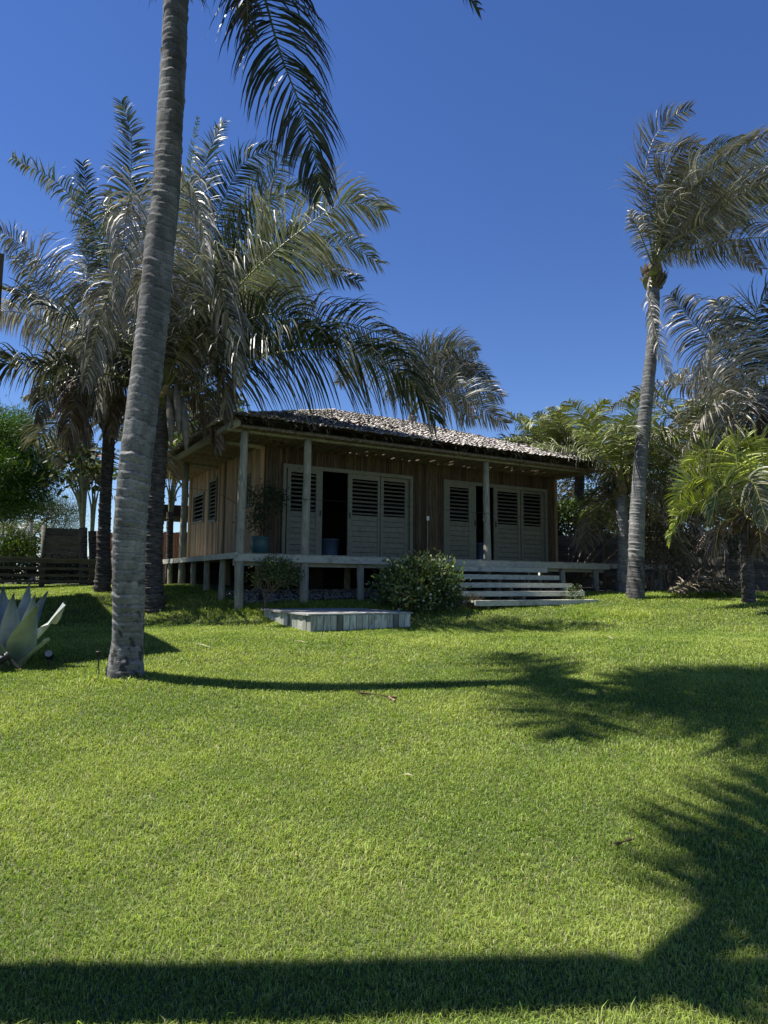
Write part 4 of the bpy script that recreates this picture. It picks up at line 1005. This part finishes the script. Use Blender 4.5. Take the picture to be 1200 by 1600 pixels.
# ------------------------------------------------------------------ agave
ag = ground(22, 1040)
e = empty('agave', ag, 'large blue-grey agave rosette at the left edge of the lawn', 'agave')
def agave_leaf(tipp, basep, wid, side, bow, c):
    n = 12; mb = MB(); vs = []; cs = []; fs = []
    mid = basep.lerp(tipp, .5)+bow; pts, L = catmull([basep, mid, tipp], n)
    for i, p in enumerate(pts):
        t = i/(n-1); T = (pts[min(i+1, n-1)]-pts[max(0, i-1)]).normalized(); s = side-T*side.dot(T); s.normalize(); nn = s.cross(T)
        if nn.y > 0: nn = -nn
        w_ = 1.12*wid*(.55+.45*math.sin(min(1, t*1.9)*math.pi/2))*(1-max(0, (t-.36)/.64)**1.35)*.5+.002
        und = .004*math.sin(t*11)
        for j, (a, dp) in enumerate(((-1, -.10), (-.5, .015), (0, .055), (.5, .015), (1, -.10))):
            vs.append(p+s*(w_*a)-nn*(dp*wid*1.6-und*abs(a))); k = 1.25 if abs(a) == 1 else 1
            cs.append(tuple(x*k for x in c))
        for j, (a, dp) in enumerate(((1, -.10), (0, .055))):
            vs.append(p+s*(w_*a*.96)-nn*(dp*wid*1.6+.022)); cs.append(tuple(x*.9 for x in c))
    m = 7
    for i in range(n-1):
        for j in range(4): fs.append((i*m+j, i*m+j+1, (i+1)*m+j+1, (i+1)*m+j))
    mb.add(vs, fs, cs)
    mb.tube([tipp-(tipp-mid).normalized()*.01, tipp+(tipp-mid).normalized()*.03], [.004, .001], 5, (.05, .03, .02))
    mb.build('leaf', M['agave'], e, True)
ya = ag.y
def L_(tx, ty, bx, by, w_, dt=0, db=0, bow=(0, 0, 0), c=(0.289, 0.342, 0.305), roll=0):
    s = V((math.cos(roll), .15, math.sin(roll)))
    agave_leaf(at(tx, ty, ya+dt), at(bx, by, ya+db), w_, s, V(bow), c)
L_(6, 917, 8, 1030, .26, .35, .1, c=(0.260, 0.300, 0.289))
L_(47, 912, 22, 1032, .24, .3, .08, (.02, 0, 0), c=(0.305, 0.355, 0.336))
L_(22, 928, 14, 1032, .24, .05, .0, c=(0.229, 0.273, 0.229))
L_(55, 930, 26, 1034, .22, .1, 0, (.03, 0, 0), c=(0.260, 0.315, 0.260))
L_(60, 945, 22, 1036, .30, -.25, -.1, (.03, -.05, 0), c=(0.199, 0.246, 0.168))
L_(100, 943, 32, 1016, .22, -.1, -.05, (.02, 0, -.04), c=(0.366, 0.397, 0.381), roll=.9)
L_(-40, 930, 0, 1034, .26, 0, 0, c=(0.260, 0.300, 0.275), roll=-.5)
L_(-12, 975, 5, 1038, .30, -.4, -.15, (-.05, -.05, 0), c=(0.213, 0.260, 0.168))
L_(-70, 960, -6, 1034, .24, .2, 0, c=(0.305, 0.342, 0.305), roll=-.9)
L_(-20, 912, 5, 1030, .24, .5, .15, c=(0.275, 0.315, 0.305), roll=-.2)
L_(78, 998, 34, 1036, .18, -.25, -.1, (.02, 0, .03), c=(.26, .32, .26), roll=.8)
L_(75, 925, 24, 1025, .2, .55, .2, c=(0.244, 0.287, 0.260), roll=.4)
# ------------------------------------------------------------------ small lamps on the lawn
def spot(px_, py_, up_, az, label):
    g = ground(px_, py_); e = empty('garden_spotlight', g, label, 'spotlight', 'garden spotlights in the grass')
    mb = MB(); mb.tube([g-Z*.05, g+Z*up_], .008, 6); mb.tube([g+Z*(up_*.6), g+Z*up_], .018, 8); mb.build('spike', M['black'], e)
    d = V((math.cos(az)*.8, math.sin(az)*.8, .45)).normalized(); s = d.orthogonal().normalized(); c = g+Z*(up_+.05)
    mb = MB(); mb.tube([c-d*.07, c-d*.055, c+d*.03, c+d*.06, c+d*.06], [.03, .038, .045, .052, .046], 16); mb.tube([c-d*.01-Z*.05, c-d*.01], .012, 6)
    for k in range(3): mb.tube([c-d*(.06-.018*k), c-d*(.052-.018*k)], [.046, .046], 14)
    mb.build('lamp_head', M['black'], e)
    mb = MB(); mb.tube([c+d*.0605, c+d*.063], .042, 16); mb.build('lens', M['lens'], e)
spot(76, 1043, .09, -1.3, 'small black spotlight half sunk in grass between the agave and the stake light')
spot(4, 1052, .12, .9, 'black spotlight on a spike in front of the agave at the left edge')
mb = MB(); g = ground(3, 1050)
sp = empty('solar_panel', g, 'small tilted black solar panel on a stake before the agave', 'solar panel')
c = g+V((.14, -.02, .10)); dd = V((.75, 0, -.65)).normalized(); mb.box(c, (dd, Y_, dd.cross(Y_)), (.09, .035, .008)); mb.build('panel', M['black'], sp)
mb = MB(); mb.tube([g-Z*.03, c], .009, 6); mb.build('stake', M['black'], sp)
g = ground(156, 1060)
e = empty('stake_light', g, 'slim black stake light standing beside the foot of the leaning palm', 'stake light')
mb = MB(); mb.tube([g-Z*.05, g+V((-.03, 0, .24))], [.006, .008], 6); mb.tube([g+V((-.05, -.01, -.02)), g+V((-.03, 0, .15))], .004, 5); mb.build('stake', M['black'], e)
mb = MB(); t_ = g+V((-.03, 0, .24)); mb.tube([t_, t_+Z*.02, t_+Z*.022, t_+Z*.045, t_+Z*.047, t_+Z*.06], [.012, .018, .028, .028, .034, .028], 14); mb.build('lamp_head', M['black'], e, True)
# ------------------------------------------------------------------ litter on the lawn
def twig(name, pts, r, col, label, cat, mat='bark'):
    g0 = ground(*pts[0]); mb = MB(); P3 = [ground(*p)+Z*.035 for p in pts]
    q, _ = catmull(P3, 10); mb.tube(q, [r*(.6+.4*math.sin(i)) for i in range(10)], 6, col)
    return mb, g0
mb, g0 = twig('stick', [(559, 1088), (585, 1091), (607, 1094), (620, 1096)], .012, (.5, .35, .25), '', '')
mb.tube([ground(607, 1094)+Z*.035, ground(617, 1101)+Z*.03], [.008, .014], 5, (1.8, 1.7, 1.4))
mb.build('fallen_twig', M['bark'], None, origin=g0, label='thin brown twig lying on the lawn before the platform', cat='twig')
mb, g0 = twig('pod', [(961, 1331), (972, 1327), (987, 1322)], .009, (.35, .25, .2), '', '')
mb.build('seed_pod', M['bark'], None, origin=g0, label='dark curled pod on sunlit grass near the right shadow', cat='pod')
for i, (x, y, x2, y2, lab) in enumerate(((300, 1010, 332, 1018, 'pale straw blade lying just right of the leaning trunk'), (628, 1222, 646, 1224, 'short bleached leaf scrap in the middle of the lawn'), (460, 1006, 480, 1010, 'white leaf scrap just before the platform'), (945, 998, 960, 1004, 'pale leaf scrap on the far lawn above the palm crown shadow'))):
    a, b = ground(x, y)+Z*.05, ground(x2, y2)+Z*.05; mb = MB(); s = (b-a).cross(Z).normalized()*.012
    mb.add([a, (a+b)/2+s+Z*.01, b, (a+b)/2-s+Z*.01], [(0, 1, 2, 3)], (.55, .5, .35)); mb.build('leaf_scrap', M['foliage'], None, origin=a, label=lab, cat='leaf', group='pale scraps of leaf on the lawn')
# ------------------------------------------------------------------ low slatted boardwalk rail on the left
def rail():
    y0 = 17.3; a = at(-40, 905, 16.4); b = at(158, 905, 18.6); a.z = b.z = 0
    d = (b-a).normalized(); nrm = Z.cross(d); L = (b-a).length
    e = empty('boardwalk_rail', V((a.x, a.y, gz(a.x, a.y))), 'low dark timber boardwalk with slatted side behind the left lawn', 'boardwalk')
    mb = MB(); zt = 2.12
    mb.box(a+d*L/2+nrm*.5+Z*(zt-.02), (d, nrm, Z), (L/2, .55, .02)); mb.build('deck', M['fencewood'], e)
    for zz, h_ in ((zt-.09, .045), (zt-.27, .035), (zt-.45, .035), (zt-.60, .035)):
        mb = MB(); mb.box(a+d*L/2+Z*zz, (d, nrm, Z), (L/2, .02, h_), (.7, .7, .7)); mb.build('slat', M['fencewood'], e)
    k = 0.3
    while k < L:
        p = a+d*k; mb = MB(); mb.box(p+nrm*.06+Z*(zt+gz(p.x, p.y)-.2)/2, (d, nrm, Z), (.06, .035, (zt-gz(p.x, p.y)+.2)/2-.03), (.55, .55, .55)); mb.build('post', M['fencewood'], e); k += 1.25
rail()
# ------------------------------------------------------------------ fences
def fence(a, b, z0, z1, label, mat, planks=9, step=1.9, group=None, horiz=True, post=.06):
    a = V(a); b = V(b); a.z = b.z = 0; d = (b-a).normalized(); nrm = Z.cross(d); L = (b-a).length
    e = empty('wooden_fence', V((a.x, a.y, z0)), label, 'fence', group)
    mb = MB()
    if horiz:
        h = (z1-z0)/planks; k = 0
        while k < L:
            w_ = min(step, L-k)
            for i in range(planks): mb.box(a+d*(k+w_/2)+Z*(z0+h*(i+.5))+nrm*(.013 if i % 2 else -.013), (d, nrm, Z), (w_/2-.01, .012, h/2+.012), shade(.6, 1.1))
            k += step
    else:
        k = 0
        while k < L:
            w_ = .1; mb.box(a+d*(k+w_/2)+Z*(z0+z1+rnd.uniform(-.04, .04))/2, (d, nrm, Z), (w_/2-.006, .012, (z1-z0)/2), shade(.6, 1.1)); k += w_
    mb.build('planks', mat, e)
    k = 0
    while k < L+.01:
        mb = MB(); mb.tube([a+d*k+nrm*-.05+Z*(z0-.2), a+d*k+nrm*-.05+Z*(z1+.08)], post, 8, shade(.8, 1.3)); mb.build('post', M['fencewood'], e, True); k += step
fence(at(862, 900, 24.5), at(1290, 900, 19.5), 1.1, 3.25, 'tall grey plank fence along the back right of the lawn', M['fencewood'], 12)
fence(at(64, 900, 24), at(128, 900, 24.5), 1.2, 3.35, 'grey plank fence panel left of the fan palms', M['fencewood'], 8, 1.3)
fence(at(150, 900, 27), at(305, 900, 26), 1.2, 3.4, 'reddish upright board fence behind the left end of the deck', M['redwood'], 8, 2.0, horiz=False)
fence(at(-60, 900, 30), at(12, 900, 27), 1.2, 3.0, 'dark short fence at the far left edge', M['fencewood'], 8, 1.5)
# hut roof behind left
e = empty('garden_hut', at(262, 880, 24.8), 'dark low hut roof glimpsed between the left palm trunks and the deck', 'hut')
hc = at(268, 800, 24.8); mb = MB()
mb.box(V((hc.x, hc.y, 3.9)), AXH, (1.7, 1.2, .12), (.6, .6, .6)); mb.box(V((hc.x, hc.y, 4.1)), AXH, (1.5, 1.0, .09), (.7, .7, .7)); mb.build('roof', M['thatch'], e)
for su, sv in ((-1, -1), (1, -1), (-1, 1), (1, 1)):
    mb = MB(); q = V((hc.x, hc.y, 0))+TU*1.5*su+NS*1.0*sv; mb.tube([q+Z*1.1, q+Z*3.8], .07, 8); mb.build('post', M['fencewood'], e)
# ------------------------------------------------------------------ vines and hedges on the right
def hedge(name, label, cat, blobs, n, size, cols, seed, group=None, **k):
    c0 = blobs[0][0]; b = V((c0.x, c0.y, gz(c0.x, c0.y))); e = empty(name, b, label, cat, group); mb = MB(); leafcloud(mb, blobs, n, size, cols, seed, **k); mb.build('leaves', M['foliage'], e)
    mb = MB(); branches(mb, b-Z*.1, [bb_[0]+Z*bb_[1]*.3 for bb_ in blobs], .035, seed, wob=.15); mb.build('stems', M['bark'], e, True); return e
r_ = random.Random(2)
hedge('climbing_vine', 'tangled green climber spilling over the dark fence right of the house', 'vine', [(at(x, y, 21.6), r, .6) for x, y, r in ((885, 800, .6), (915, 802, .6), (945, 806, .6), (975, 800, .6), (1005, 800, .6), (1030, 805, .6))], 5200, .10, (G1, G2, G3), 21, shell=.15, asp=.7)
hedge('climbing_vine', 'dark vine thicket on the fence between slender palm and young palm', 'vine', [(at(x, y, 20.0), r, .8) for x, y, r in ((1040, 800, .9), (1080, 790, 1.0), (1125, 785, 1.0), (1170, 790, .9), (1030, 850, .5), (1060, 860, .4), (1135, 850, .3), (1195, 850, .4))], 6500, .10, ((.03, .035, .012), (.07, .085, .03), (.2, .17, .09)), 22, shell=.15, asp=.5)
hedge('dry_creeper', 'dry brown creeper hanging behind the slender palm trunk', 'vine', [(at(x, y, 18.6), r, .9) for x, y, r in ((1015, 850, .45), (1030, 880, .4), (950, 770, .4), (1035, 830, .4))], 2000, .07, ((.06, .045, .025), (.16, .12, .08), (.3, .26, .2)), 23, shell=.1, asp=.4)
# leafy mass behind the right palms
hedge('leafy_tree', 'dense dark green tree behind the palms at the far right', 'tree', [(at(x, y, 27), r, .9) for x, y, r in ((1060, 740, 2.2), (1130, 720, 2.2), (1190, 740, 2.2), (1000, 770, 1.5), (930, 775, 1.0), (880, 775, .9), (905, 790, 1.2), (960, 790, 1.3), (1010, 800, 1.3), (1060, 800, 1.3), (1110, 800, 1.3), (1170, 800, 1.3))], 16000, .16, ((.022, .035, .010), (.06, .08, .022)), 24, shell=.2)
hedge('undergrowth', 'dark low undergrowth behind the left slatted boardwalk', 'hedge', [(at(x, y, 21), r, .6) for x, y, r in ((-30, 893, .5), (5, 890, .5), (40, 893, .5), (75, 888, .5), (110, 890, .5), (145, 890, .5), (178, 892, .4), (212, 893, .4))], 6000, .10, ((.02, .03, .01), (.05, .065, .02)), 51, shell=.1, asp=.5)
hedge('back_hedge', 'dark shrubs filling the gap between the house corner and the garden fence', 'hedge', [(at(x, y, 25.5), r, .9) for x, y, r in ((872, 815, .9), (900, 830, 1.0), (935, 825, 1.0), (975, 830, 1.0), (872, 860, .9), (1010, 820, .9))], 7000, .14, ((.02, .03, .01), (.05, .065, .02), (.12, .15, .04)), 52, shell=.1, asp=.6)
# feathery tree on the left
tb = at(-30, 900, 21); tb.z = gz(tb.x, tb.y)
e = empty('feathery_tree', tb, 'bright green feathery tree entering from the left edge', 'tree')
mb = MB(); bl = [(at(x, y, 21+d), r, .8) for x, y, r, d in ((20, 690, 1.0, 0), (-25, 680, 1.2, .3), (45, 730, .85, 0), (10, 745, 1.0, -.4), (-30, 750, 1.2, .4), (65, 745, .45, .2), (35, 665, .55, 0), (0, 785, .8, 0), (50, 775, .6, .2), (-60, 700, 1.4, 0))]
leafcloud(mb, bl, 60000, .12, ((.035, .08, .012), (.11, .21, .025), (.2, .3, .04)), 31, asp=.22, shell=.3, up=.1, bend=.6)
mb.build('crown', M['foliage'], e)
mb = MB(); mb.tube([tb-Z*.2, tb+Z*1.2, at(-15, 780, 21)], [.16, .13, .10], 9); branches(mb, at(-15, 790, 21), [q[0] for q in bl], .06, 5, wob=.25); mb.build('trunk', M['bark'], e, True)
hedge('clipped_hedge', 'dark hedge top running below the feathery tree', 'hedge', [(at(x, y, 25), r, .45) for x, y, r in ((5, 795, .9), (35, 796, .8), (62, 794, .7), (85, 800, .6))], 5000, .12, ((.02, .035, .01), (.05, .075, .02)), 32, shell=.1, asp=.3)
hedge('casuarina_bush', 'soft needle-leaved bush right of the feathery tree', 'bush', [(at(x, y, 27), r, 1.0) for x, y, r in ((80, 790, .5), (98, 795, .6), (112, 800, .5), (92, 820, .7), (78, 835, .5), (112, 835, .6))], 6000, .16, ((.04, .06, .015), (.11, .14, .045)), 33, shell=.1, asp=.08, up=.9)
hedge('sunlit_shrub', 'small sunlit yellow-green shrub beyond the left rail', 'shrub', [(at(x, y, 25), r, .8) for x, y, r in ((12, 856, .45), (30, 852, .5), (48, 856, .4), (25, 868, .5))], 2600, .13, ((.08, .12, .02), (.2, .26, .05)), 34, shell=.2, asp=.5)
# distant palms
for i, (x, y, Yd, lab) in enumerate(((15, 838, 45, 'far grey-green palm nearest the left edge'), (52, 836, 48, 'far grey-green palm left of the fence panel'), (-10, 830, 52, 'far palm crown cut by the left edge'))):
    b = at(x, 900, Yd); b.z = gz(b.x, b.y); e = palm(b, lab, 'far palms beyond the left rail', 'distant_palm'); c = at(x, y, Yd)
    trunk(e, [(b, .2), (c, .15)], .2, .05, 8, M['trunk'], 400+i, sub=2)
    generic_crown(e, c, 14, 2.0, 410+i, leaf=.6, n=24, lo=-.5, hi=1.2, green=(.12, .15, .08), wid=.1)
mb = MB(); a = at(44, 900, 34); mb.tube([V((a.x, a.y, 1.2)), V((a.x, a.y, at(44, 805, 34).z))], .09, 8); mb.build('utility_pole', M['weather'], None, origin=V((a.x, a.y, 1.3)), label='slim grey pole standing beyond the left rail', cat='pole')
# ------------------------------------------------------------------ travellers palms (fans of banana-like leaves)
def fan_palm(bx, by, Yf, hb, fan, leafs, label, seed, hub):
    b = at(bx, by, Yf); b.z = gz(b.x, b.y); e = empty('travellers_palm', b, label, 'palm tree', 'fan shaped palms behind the left trunks')
    hp_ = at(hub[0], hub[1], Yf)
    trunk(e, [(b-Z*.2, .13), (b.lerp(hp_, .6), .11), (hp_, .12)], .1, .09, 14, M['darktrunk'], seed)
    r = random.Random(seed)
    mb = MB(); leafcloud(mb, [(at((hub[0]+tx)/2+(tx-hub[0])*.35, ty-12, Yf), .42, 1.1) for tx, ty in fan[::2]], 260, .26, ((.04, .06, .02), (.13, .16, .05), (.36, .29, .2)), seed, asp=.5, shell=.1, up=-.3); mb.build('torn_leaves', M['foliage'], e)
    for i, (tx, ty) in enumerate(fan):
        t = at(tx, ty, Yf+r.uniform(-.3, .3)); mb = MB()
        mid = hp_.lerp(t, .45)+V(((t.x-hp_.x)*-.12, 0, .15))
        pts, L = catmull([hp_-Z*.3, hp_.lerp(mid, .5), mid, t], 12); mb.tube(pts, [.06*(1-.75*k/11) for k in range(12)], 6, (.30, .31, .17)); mb.build('stalk', M['foliage'], e, True)
        # torn blade: ragged lobes along the continuing rib
        d = (t-mid).normalized(); mb = MB(); Lb = leafs*r.uniform(.8, 1.1); p = t.copy()
        side = V((d.z, 0, -d.x)).normalized(); nl = 20
        rib = [p.copy()]
        for k in range(nl):
            f = k/nl; w_ = .33*math.sin(min(1, f*3+.25)*math.pi/2)*(1-f**4)
            for sg in (-1, 1):
                if r.random() < .1: continue
                o = (side*sg*w_+d*.06+V((0, r.uniform(-.12, .12), -r.uniform(0.02, .14)))); s = d*(Lb/nl*.46)
                dry_ = r.random() < .45; c = lerp3((.05, .08, .02), (.13, .17, .04), r.random()) if not dry_ else lerp3((.15, .11, .07), (.40, .33, .24), r.random())
                mb.add([p-s, p+s, p+o*.6+s*.9+V((0, -.03, .02)), p+o*.6-s*.9+V((0, -.03, .02)), p+o+s*.4, p+o-s*.4], [(0, 1, 2, 3), (3, 2, 4, 5)], c)
            p = p+d*(Lb/nl); d = (d+V((.02*(1 if t.x > hp_.x else -1), 0, -.035))).normalized(); rib.append(p.copy())
        mb.tube(rib, [.018*(1-.8*k/len(rib)) for k in range(len(rib))], 4, (.3, .3, .15)); mb.build('leaf', M['foliage'], e)
fan_palm(131, 905, 20.5, 0, [(98, 738), (103, 730), (108, 722), (114, 716), (119, 712), (124, 712), (129, 710), (134, 714), (139, 722)], 1.15, 'fan shaped palm with ragged blades and pale stalks, left of the shaggy palm', 41, (130, 825))
fan_palm(146, 905, 21.2, 0, [(136, 760), (143, 752), (150, 748), (157, 752)], 1.2, 'second fan shaped palm with a yellow-green stem behind the shaggy palm trunk', 42, (144, 830))
fan_palm(264, 905, 23, 0, [(262, 735), (272, 722), (282, 718), (292, 722), (302, 735), (255, 745)], 1.2, 'fan shaped palm seen between the dark trunk and the side eave', 43, (266, 800))
# hanging dry leaves filling behind big palm
hedge('banana_clump', 'broad-leaved clump rising behind the left slope of the roof', 'plant', [(at(x, y, 23), r, .9) for x, y, r in ((300, 680, .6), (325, 665, .6), (345, 640, .5), (285, 700, .4))], 1500, .26, ((.04, .06, .02), (.12, .16, .04), (.4, .36, .28)), 44, shell=.2, asp=.45)
# ------------------------------------------------------------------ cable across the porch and power line left
mb = MB(); q, _ = catmull([at(236, 757, 16.5), at(330, 768, 14.5), H(0, -.12, at(376, 795, 14).z)], 12); mb.tube(q, .006, 5, (1, 1, 1))
q, _ = catmull([H(0, -.12, at(376, 795, 14).z), H(uPost2, -.1, ZD+1.18), H(uPost3, -.1, ZD+1.16), H(9.9, -.1, ZD+1.1)], 30); mb.tube(q, .0055, 5)
mb.build('porch_cable', M['black'], None, origin=H(0, -.12, 3.2), label='thin black cable strung from post to post across the porch', cat='cable')
mb = MB(); mb.tube([at(-40, 752, 30), at(30, 752, 30), at(100, 751, 30), at(180, 748, 30), at(300, 740, 31)], .018, 5); mb.build('power_line', M['black'], None, origin=at(0, 752, 30), label='black overhead wire crossing the sky behind the left palms', cat='wire')
# string of small bulbs above the hut
mb = MB(); pts = [at(250+i*5, 775+4*math.sin(i*.5), 22.5) for i in range(10)]; mb.tube(pts, .01, 4)
for p in pts[1::2]: mb.tube([p-Z*.02, p-Z*.06, p-Z*.1, p-Z*.13], [.012, .03, .03, .006], 8)
mb.build('string_lights', M['black'], None, origin=pts[0], label='string of small dark bulbs beyond the left deck', cat='string lights')
# ------------------------------------------------------------------ tall building outside the left edge: only its eave corner and shadow show
K = at(2, 430, 9.6)
zr = at(3, 420, 9.6).z
e = empty('tall_house', V((K.x-3, K.y+2, .7)), 'dark eave corner of a tall thatched house touching the left edge', 'house')
ko = V((K.x, K.y, 0)); mb = MB(); k = 0; r_ = random.Random(8)
while k < 4.4:
    w_ = .16 if r_.random() > .2 else .135
    if True:
        mb.box(ko-TU*(k+w_/2)+NS*3.6+Z*(zr+.12+k*.3), AXH, (w_/2, 3.65, .08), (1, 1, 1))
    k += w_+.006+(.02 if w_ < .15 else 0)
mb.box(ko-TU*.03+NS*3.6+Z*(zr-.05), AXH, (.05, 3.7, .24), (.9, .9, .9))
mb.build('roof', M['thatch'], e)
mb = MB(); mb.box(ko-TU*3.4+NS*4.2+Z*3.3, AXH, (1.6, 2.8, 2.9)); mb.build('wall', M['wallwood'], e)
mb = MB(); mb.box(ko-TU*1.79+NS*3.2+Z*2.0, AXH, (.03, .45, 1.05)); mb.build('door', M['paint'], e)
# ------------------------------------------------------------------ bare soil under the house and along the fences
mb = MB()
def patch(poly, dz=.02, n=14):
    a, b, c, d = [V(p) for p in poly]
    vs = []
    for i in range(n+1):
        for j in range(n+1):
            p = a.lerp(b, i/n).lerp(d.lerp(c, i/n), j/n); vs.append((p.x, p.y, gz(p.x, p.y)+dz))
    mb.add(vs, [(i*(n+1)+j, (i+1)*(n+1)+j, (i+1)*(n+1)+j+1, i*(n+1)+j+1) for i in range(n) for j in range(n)])
patch([H(.15, .25, 0), H(14, .25, 0), H(14, 8, 0), H(.15, 8, 0)]); patch([at(895, 900, 18.3), at(1300, 900, 17.6), at(1300, 900, 24), at(880, 900, 25)], .03)
mb.build('bare_soil', M['soil'], kind='structure')
# gravel stones under the deck edge
mb = MB(); r_ = random.Random(6)
for i in range(1500):
    p = H(r_.uniform(.2, 4.5), r_.uniform(.25, 2.0), 0); s = r_.uniform(.015, .045); z = gz(p.x, p.y)+.03; k = r_.uniform(.6, 1.6)
    mb.add([(p.x-s, p.y, z), (p.x, p.y-s, z), (p.x+s, p.y, z), (p.x, p.y+s, z), (p.x, p.y, z+s)], [(0, 1, 4), (1, 2, 4), (2, 3, 4), (3, 0, 4)], (k, k, k))
mb.build('gravel', M['stone'], kind='stuff')
# ------------------------------------------------------------------ grass
def gzv(x, y):
    s = np.zeros_like(y)
    for o in (-.7, -.35, 0, .35, .7): s += np.interp(y+o, _py, _pz)
    return s/5 + .14*np.exp(-((x+4.6)**2/5+(y-16)**2/9)) - .10*np.exp(-((x-4.6)**2/9+(y-15.3)**2/6)) - .17*np.exp(-((x+5)**2+(y-13.8)**2)/3)
def lowf(x, y, s, ph):
    return (np.sin(x*s+ph)*np.cos(y*s*1.3+ph*2)+np.sin(x*s*2.1-y*s*1.1+ph*3)*.6+np.cos(y*s*2.7+x*s*.7)*.5)/2.1
def grass():
    bands = [(1.6, 3.6, 17000), (3.6, 5.5, 11500), (5.5, 8.5, 6000), (8.5, 12.5, 2900), (12.5, 19.0, 1500)]
    xsA, ysA, wA, hA = [], [], [], []
    for (y0, y1, den) in bands:
        xm = y1*.60+.6; n = int(2*xm*(y1-y0)*den); x = rng.uniform(-xm, xm, n); y = rng.uniform(y0, y1, n)
        keep = np.abs(x) < y*.60+.5
        # leave the house footprint and fence zone free
        dx, dy = x-C.x, y-C.y; u = dx*TU.x+dy*TU.y; s = dx*NS.x+dy*NS.y
        keep &= ~((u > .1+.15*rng.random(n)) & (s > .2-.25*rng.random(n)) )
        keep &= ~((u > 4.5) & (u < 7.8) & (s > -1.9))
        keep &= ~((x > 3.5) & (y > 18.1+.4*rng.random(n)-(x-5)*.05))
        x, y = x[keep], y[keep]; ym = (y0+y1)/2
        xsA.append(x); ysA.append(y); wA.append(np.full(len(x), .0020+.00068*ym)); hA.append(np.full(len(x), .026+.0016*ym))
    # long grass along the edges of house and steps, and round the agave
    for (cx, cy, rx, ry, n, hh) in ((-2.3, 14.0, 1.6, .5, 5200, .12), (4.6, 14.1, 1.1, .5, 2600, .12), (-5.0, 9.0, .7, .7, 2200, .09), (-4.4, 15.6, 1.6, 1.4, 5200, .055), (6.2, 16.8, 1.5, .5, 3000, .10), (0, 14.6, 2.2, .4, 4200, .10), (9, 17.6, 2.5, .6, 3500, .10), (-3.05, YA, .42, .42, 1300, .07), (-.4, 11.5, 1.5, .6, 0, .1)):
        x = rng.normal(cx, rx*.5, n); y = rng.normal(cy, ry*.5, n); xsA.append(x); ysA.append(y); wA.append(np.full(n, .012)); hA.append(np.full(n, hh)*rng.uniform(.5, 1.1, n))
    # round the platform foot
    O = ground(483.5, 990); n = 1600; k = rng.uniform(0, 1, n); side = rng.random(n) < .5
    x = np.where(side, O.x+TU.x*2.1*k-NS.x*.04, O.x+NS.x*2.2*k-TU.x*.04)+rng.normal(0, .03, n); y = np.where(side, O.y+TU.y*2.1*k-NS.y*.05, O.y+NS.y*2.2*k-TU.y*.05)+rng.normal(0, .03, n)
    xsA.append(x); ysA.append(y); wA.append(np.full(n, .011)); hA.append(rng.uniform(.03, .065, n))
    x = np.concatenate(xsA); y = np.concatenate(ysA); w_ = np.concatenate(wA); h = np.concatenate(hA); n = len(x)
    lf = lowf(x, y, 1.3, .7); lf2 = lowf(x, y, 4.1, 2.2); lf3 = lowf(x, y, 13., 1.2)
    straggle = rng.random(n) < .0007; h = h*rng.uniform(.55, 1.25, n)*np.where(straggle & (y < 7), 3., 1.)*(1+.22*lf2+.10*lf)
    odd = rng.random(n) < .004; h = np.where(odd & (y < 9), h*2.1, h)
    z = gzv(x, y); az = rng.uniform(0, 2*np.pi, n); bend = rng.uniform(.25, 1.25, n)
    dx, dy = np.cos(az), np.sin(az); a2 = az+np.pi/2+rng.normal(0, .5, n); sx, sy = np.cos(a2)*w_/2, np.sin(a2)*w_/2
    Vt = np.zeros((n, 5, 3), dtype=np.float32)
    mx, my = x+dx*h*bend*.28, y+dy*h*bend*.28
    Vt[:, 0] = np.stack([x-sx, y-sy, z-.004], 1); Vt[:, 1] = np.stack([x+sx, y+sy, z-.004], 1)
    Vt[:, 2] = np.stack([mx-sx*.8, my-sy*.8, z+h*.58], 1); Vt[:, 3] = np.stack([mx+sx*.8, my+sy*.8, z+h*.58], 1)
    Vt[:, 4] = np.stack([x+dx*h*bend*.9, y+dy*h*bend*.9, z+h*(1-.32*bend)], 1)
    me = bpy.data.meshes.new('grass'); me.vertices.add(n*5); me.vertices.foreach_set('co', Vt.ravel())
    base = (np.arange(n)*5)[:, None]; lp = (base+np.array([0, 1, 3, 2, 2, 3, 4])[None]).ravel().astype(np.int32)
    me.loops.add(n*7); me.loops.foreach_set('vertex_index', lp)
    me.polygons.add(n*2); ls = ((np.arange(n)*7)[:, None]+np.array([0, 4])[None]).ravel().astype(np.int32); me.polygons.foreach_set('loop_start', ls)
    g = np.array(GA)[None]; s_ = np.array(GB)[None]; q = np.array(GC)[None]
    m = np.clip(.42+.42*lf+.25*lf2+.14*lf3+rng.normal(0, .22, n), 0, 1)[:, None]
    col = g*(1-m)+s_*m; dryb = (rng.random(n) < (.05+.05*np.clip(lf, 0, 1)))[:, None]; col = np.where(dryb, q, col); col = col*rng.uniform(.7, 1.3, n)[:, None]
    c5 = np.ones((n, 5, 4), dtype=np.float32)
    for k, f in enumerate((.38, .38, .95, .95, 1.25)): c5[:, k, :3] = col*f  # shade between blades put into the colour: dark roots, brighter tips
    ca = me.color_attributes.new('Col', 'FLOAT_COLOR', 'POINT'); ca.data.foreach_set('color', c5.ravel())
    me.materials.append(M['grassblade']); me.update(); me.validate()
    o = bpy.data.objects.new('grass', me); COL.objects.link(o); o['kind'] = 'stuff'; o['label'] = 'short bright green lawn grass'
    print('blades', n)
GA = (.175, .27, .035); GB = (.42, .51, .11); GC = (.50, .46, .22)
grass()
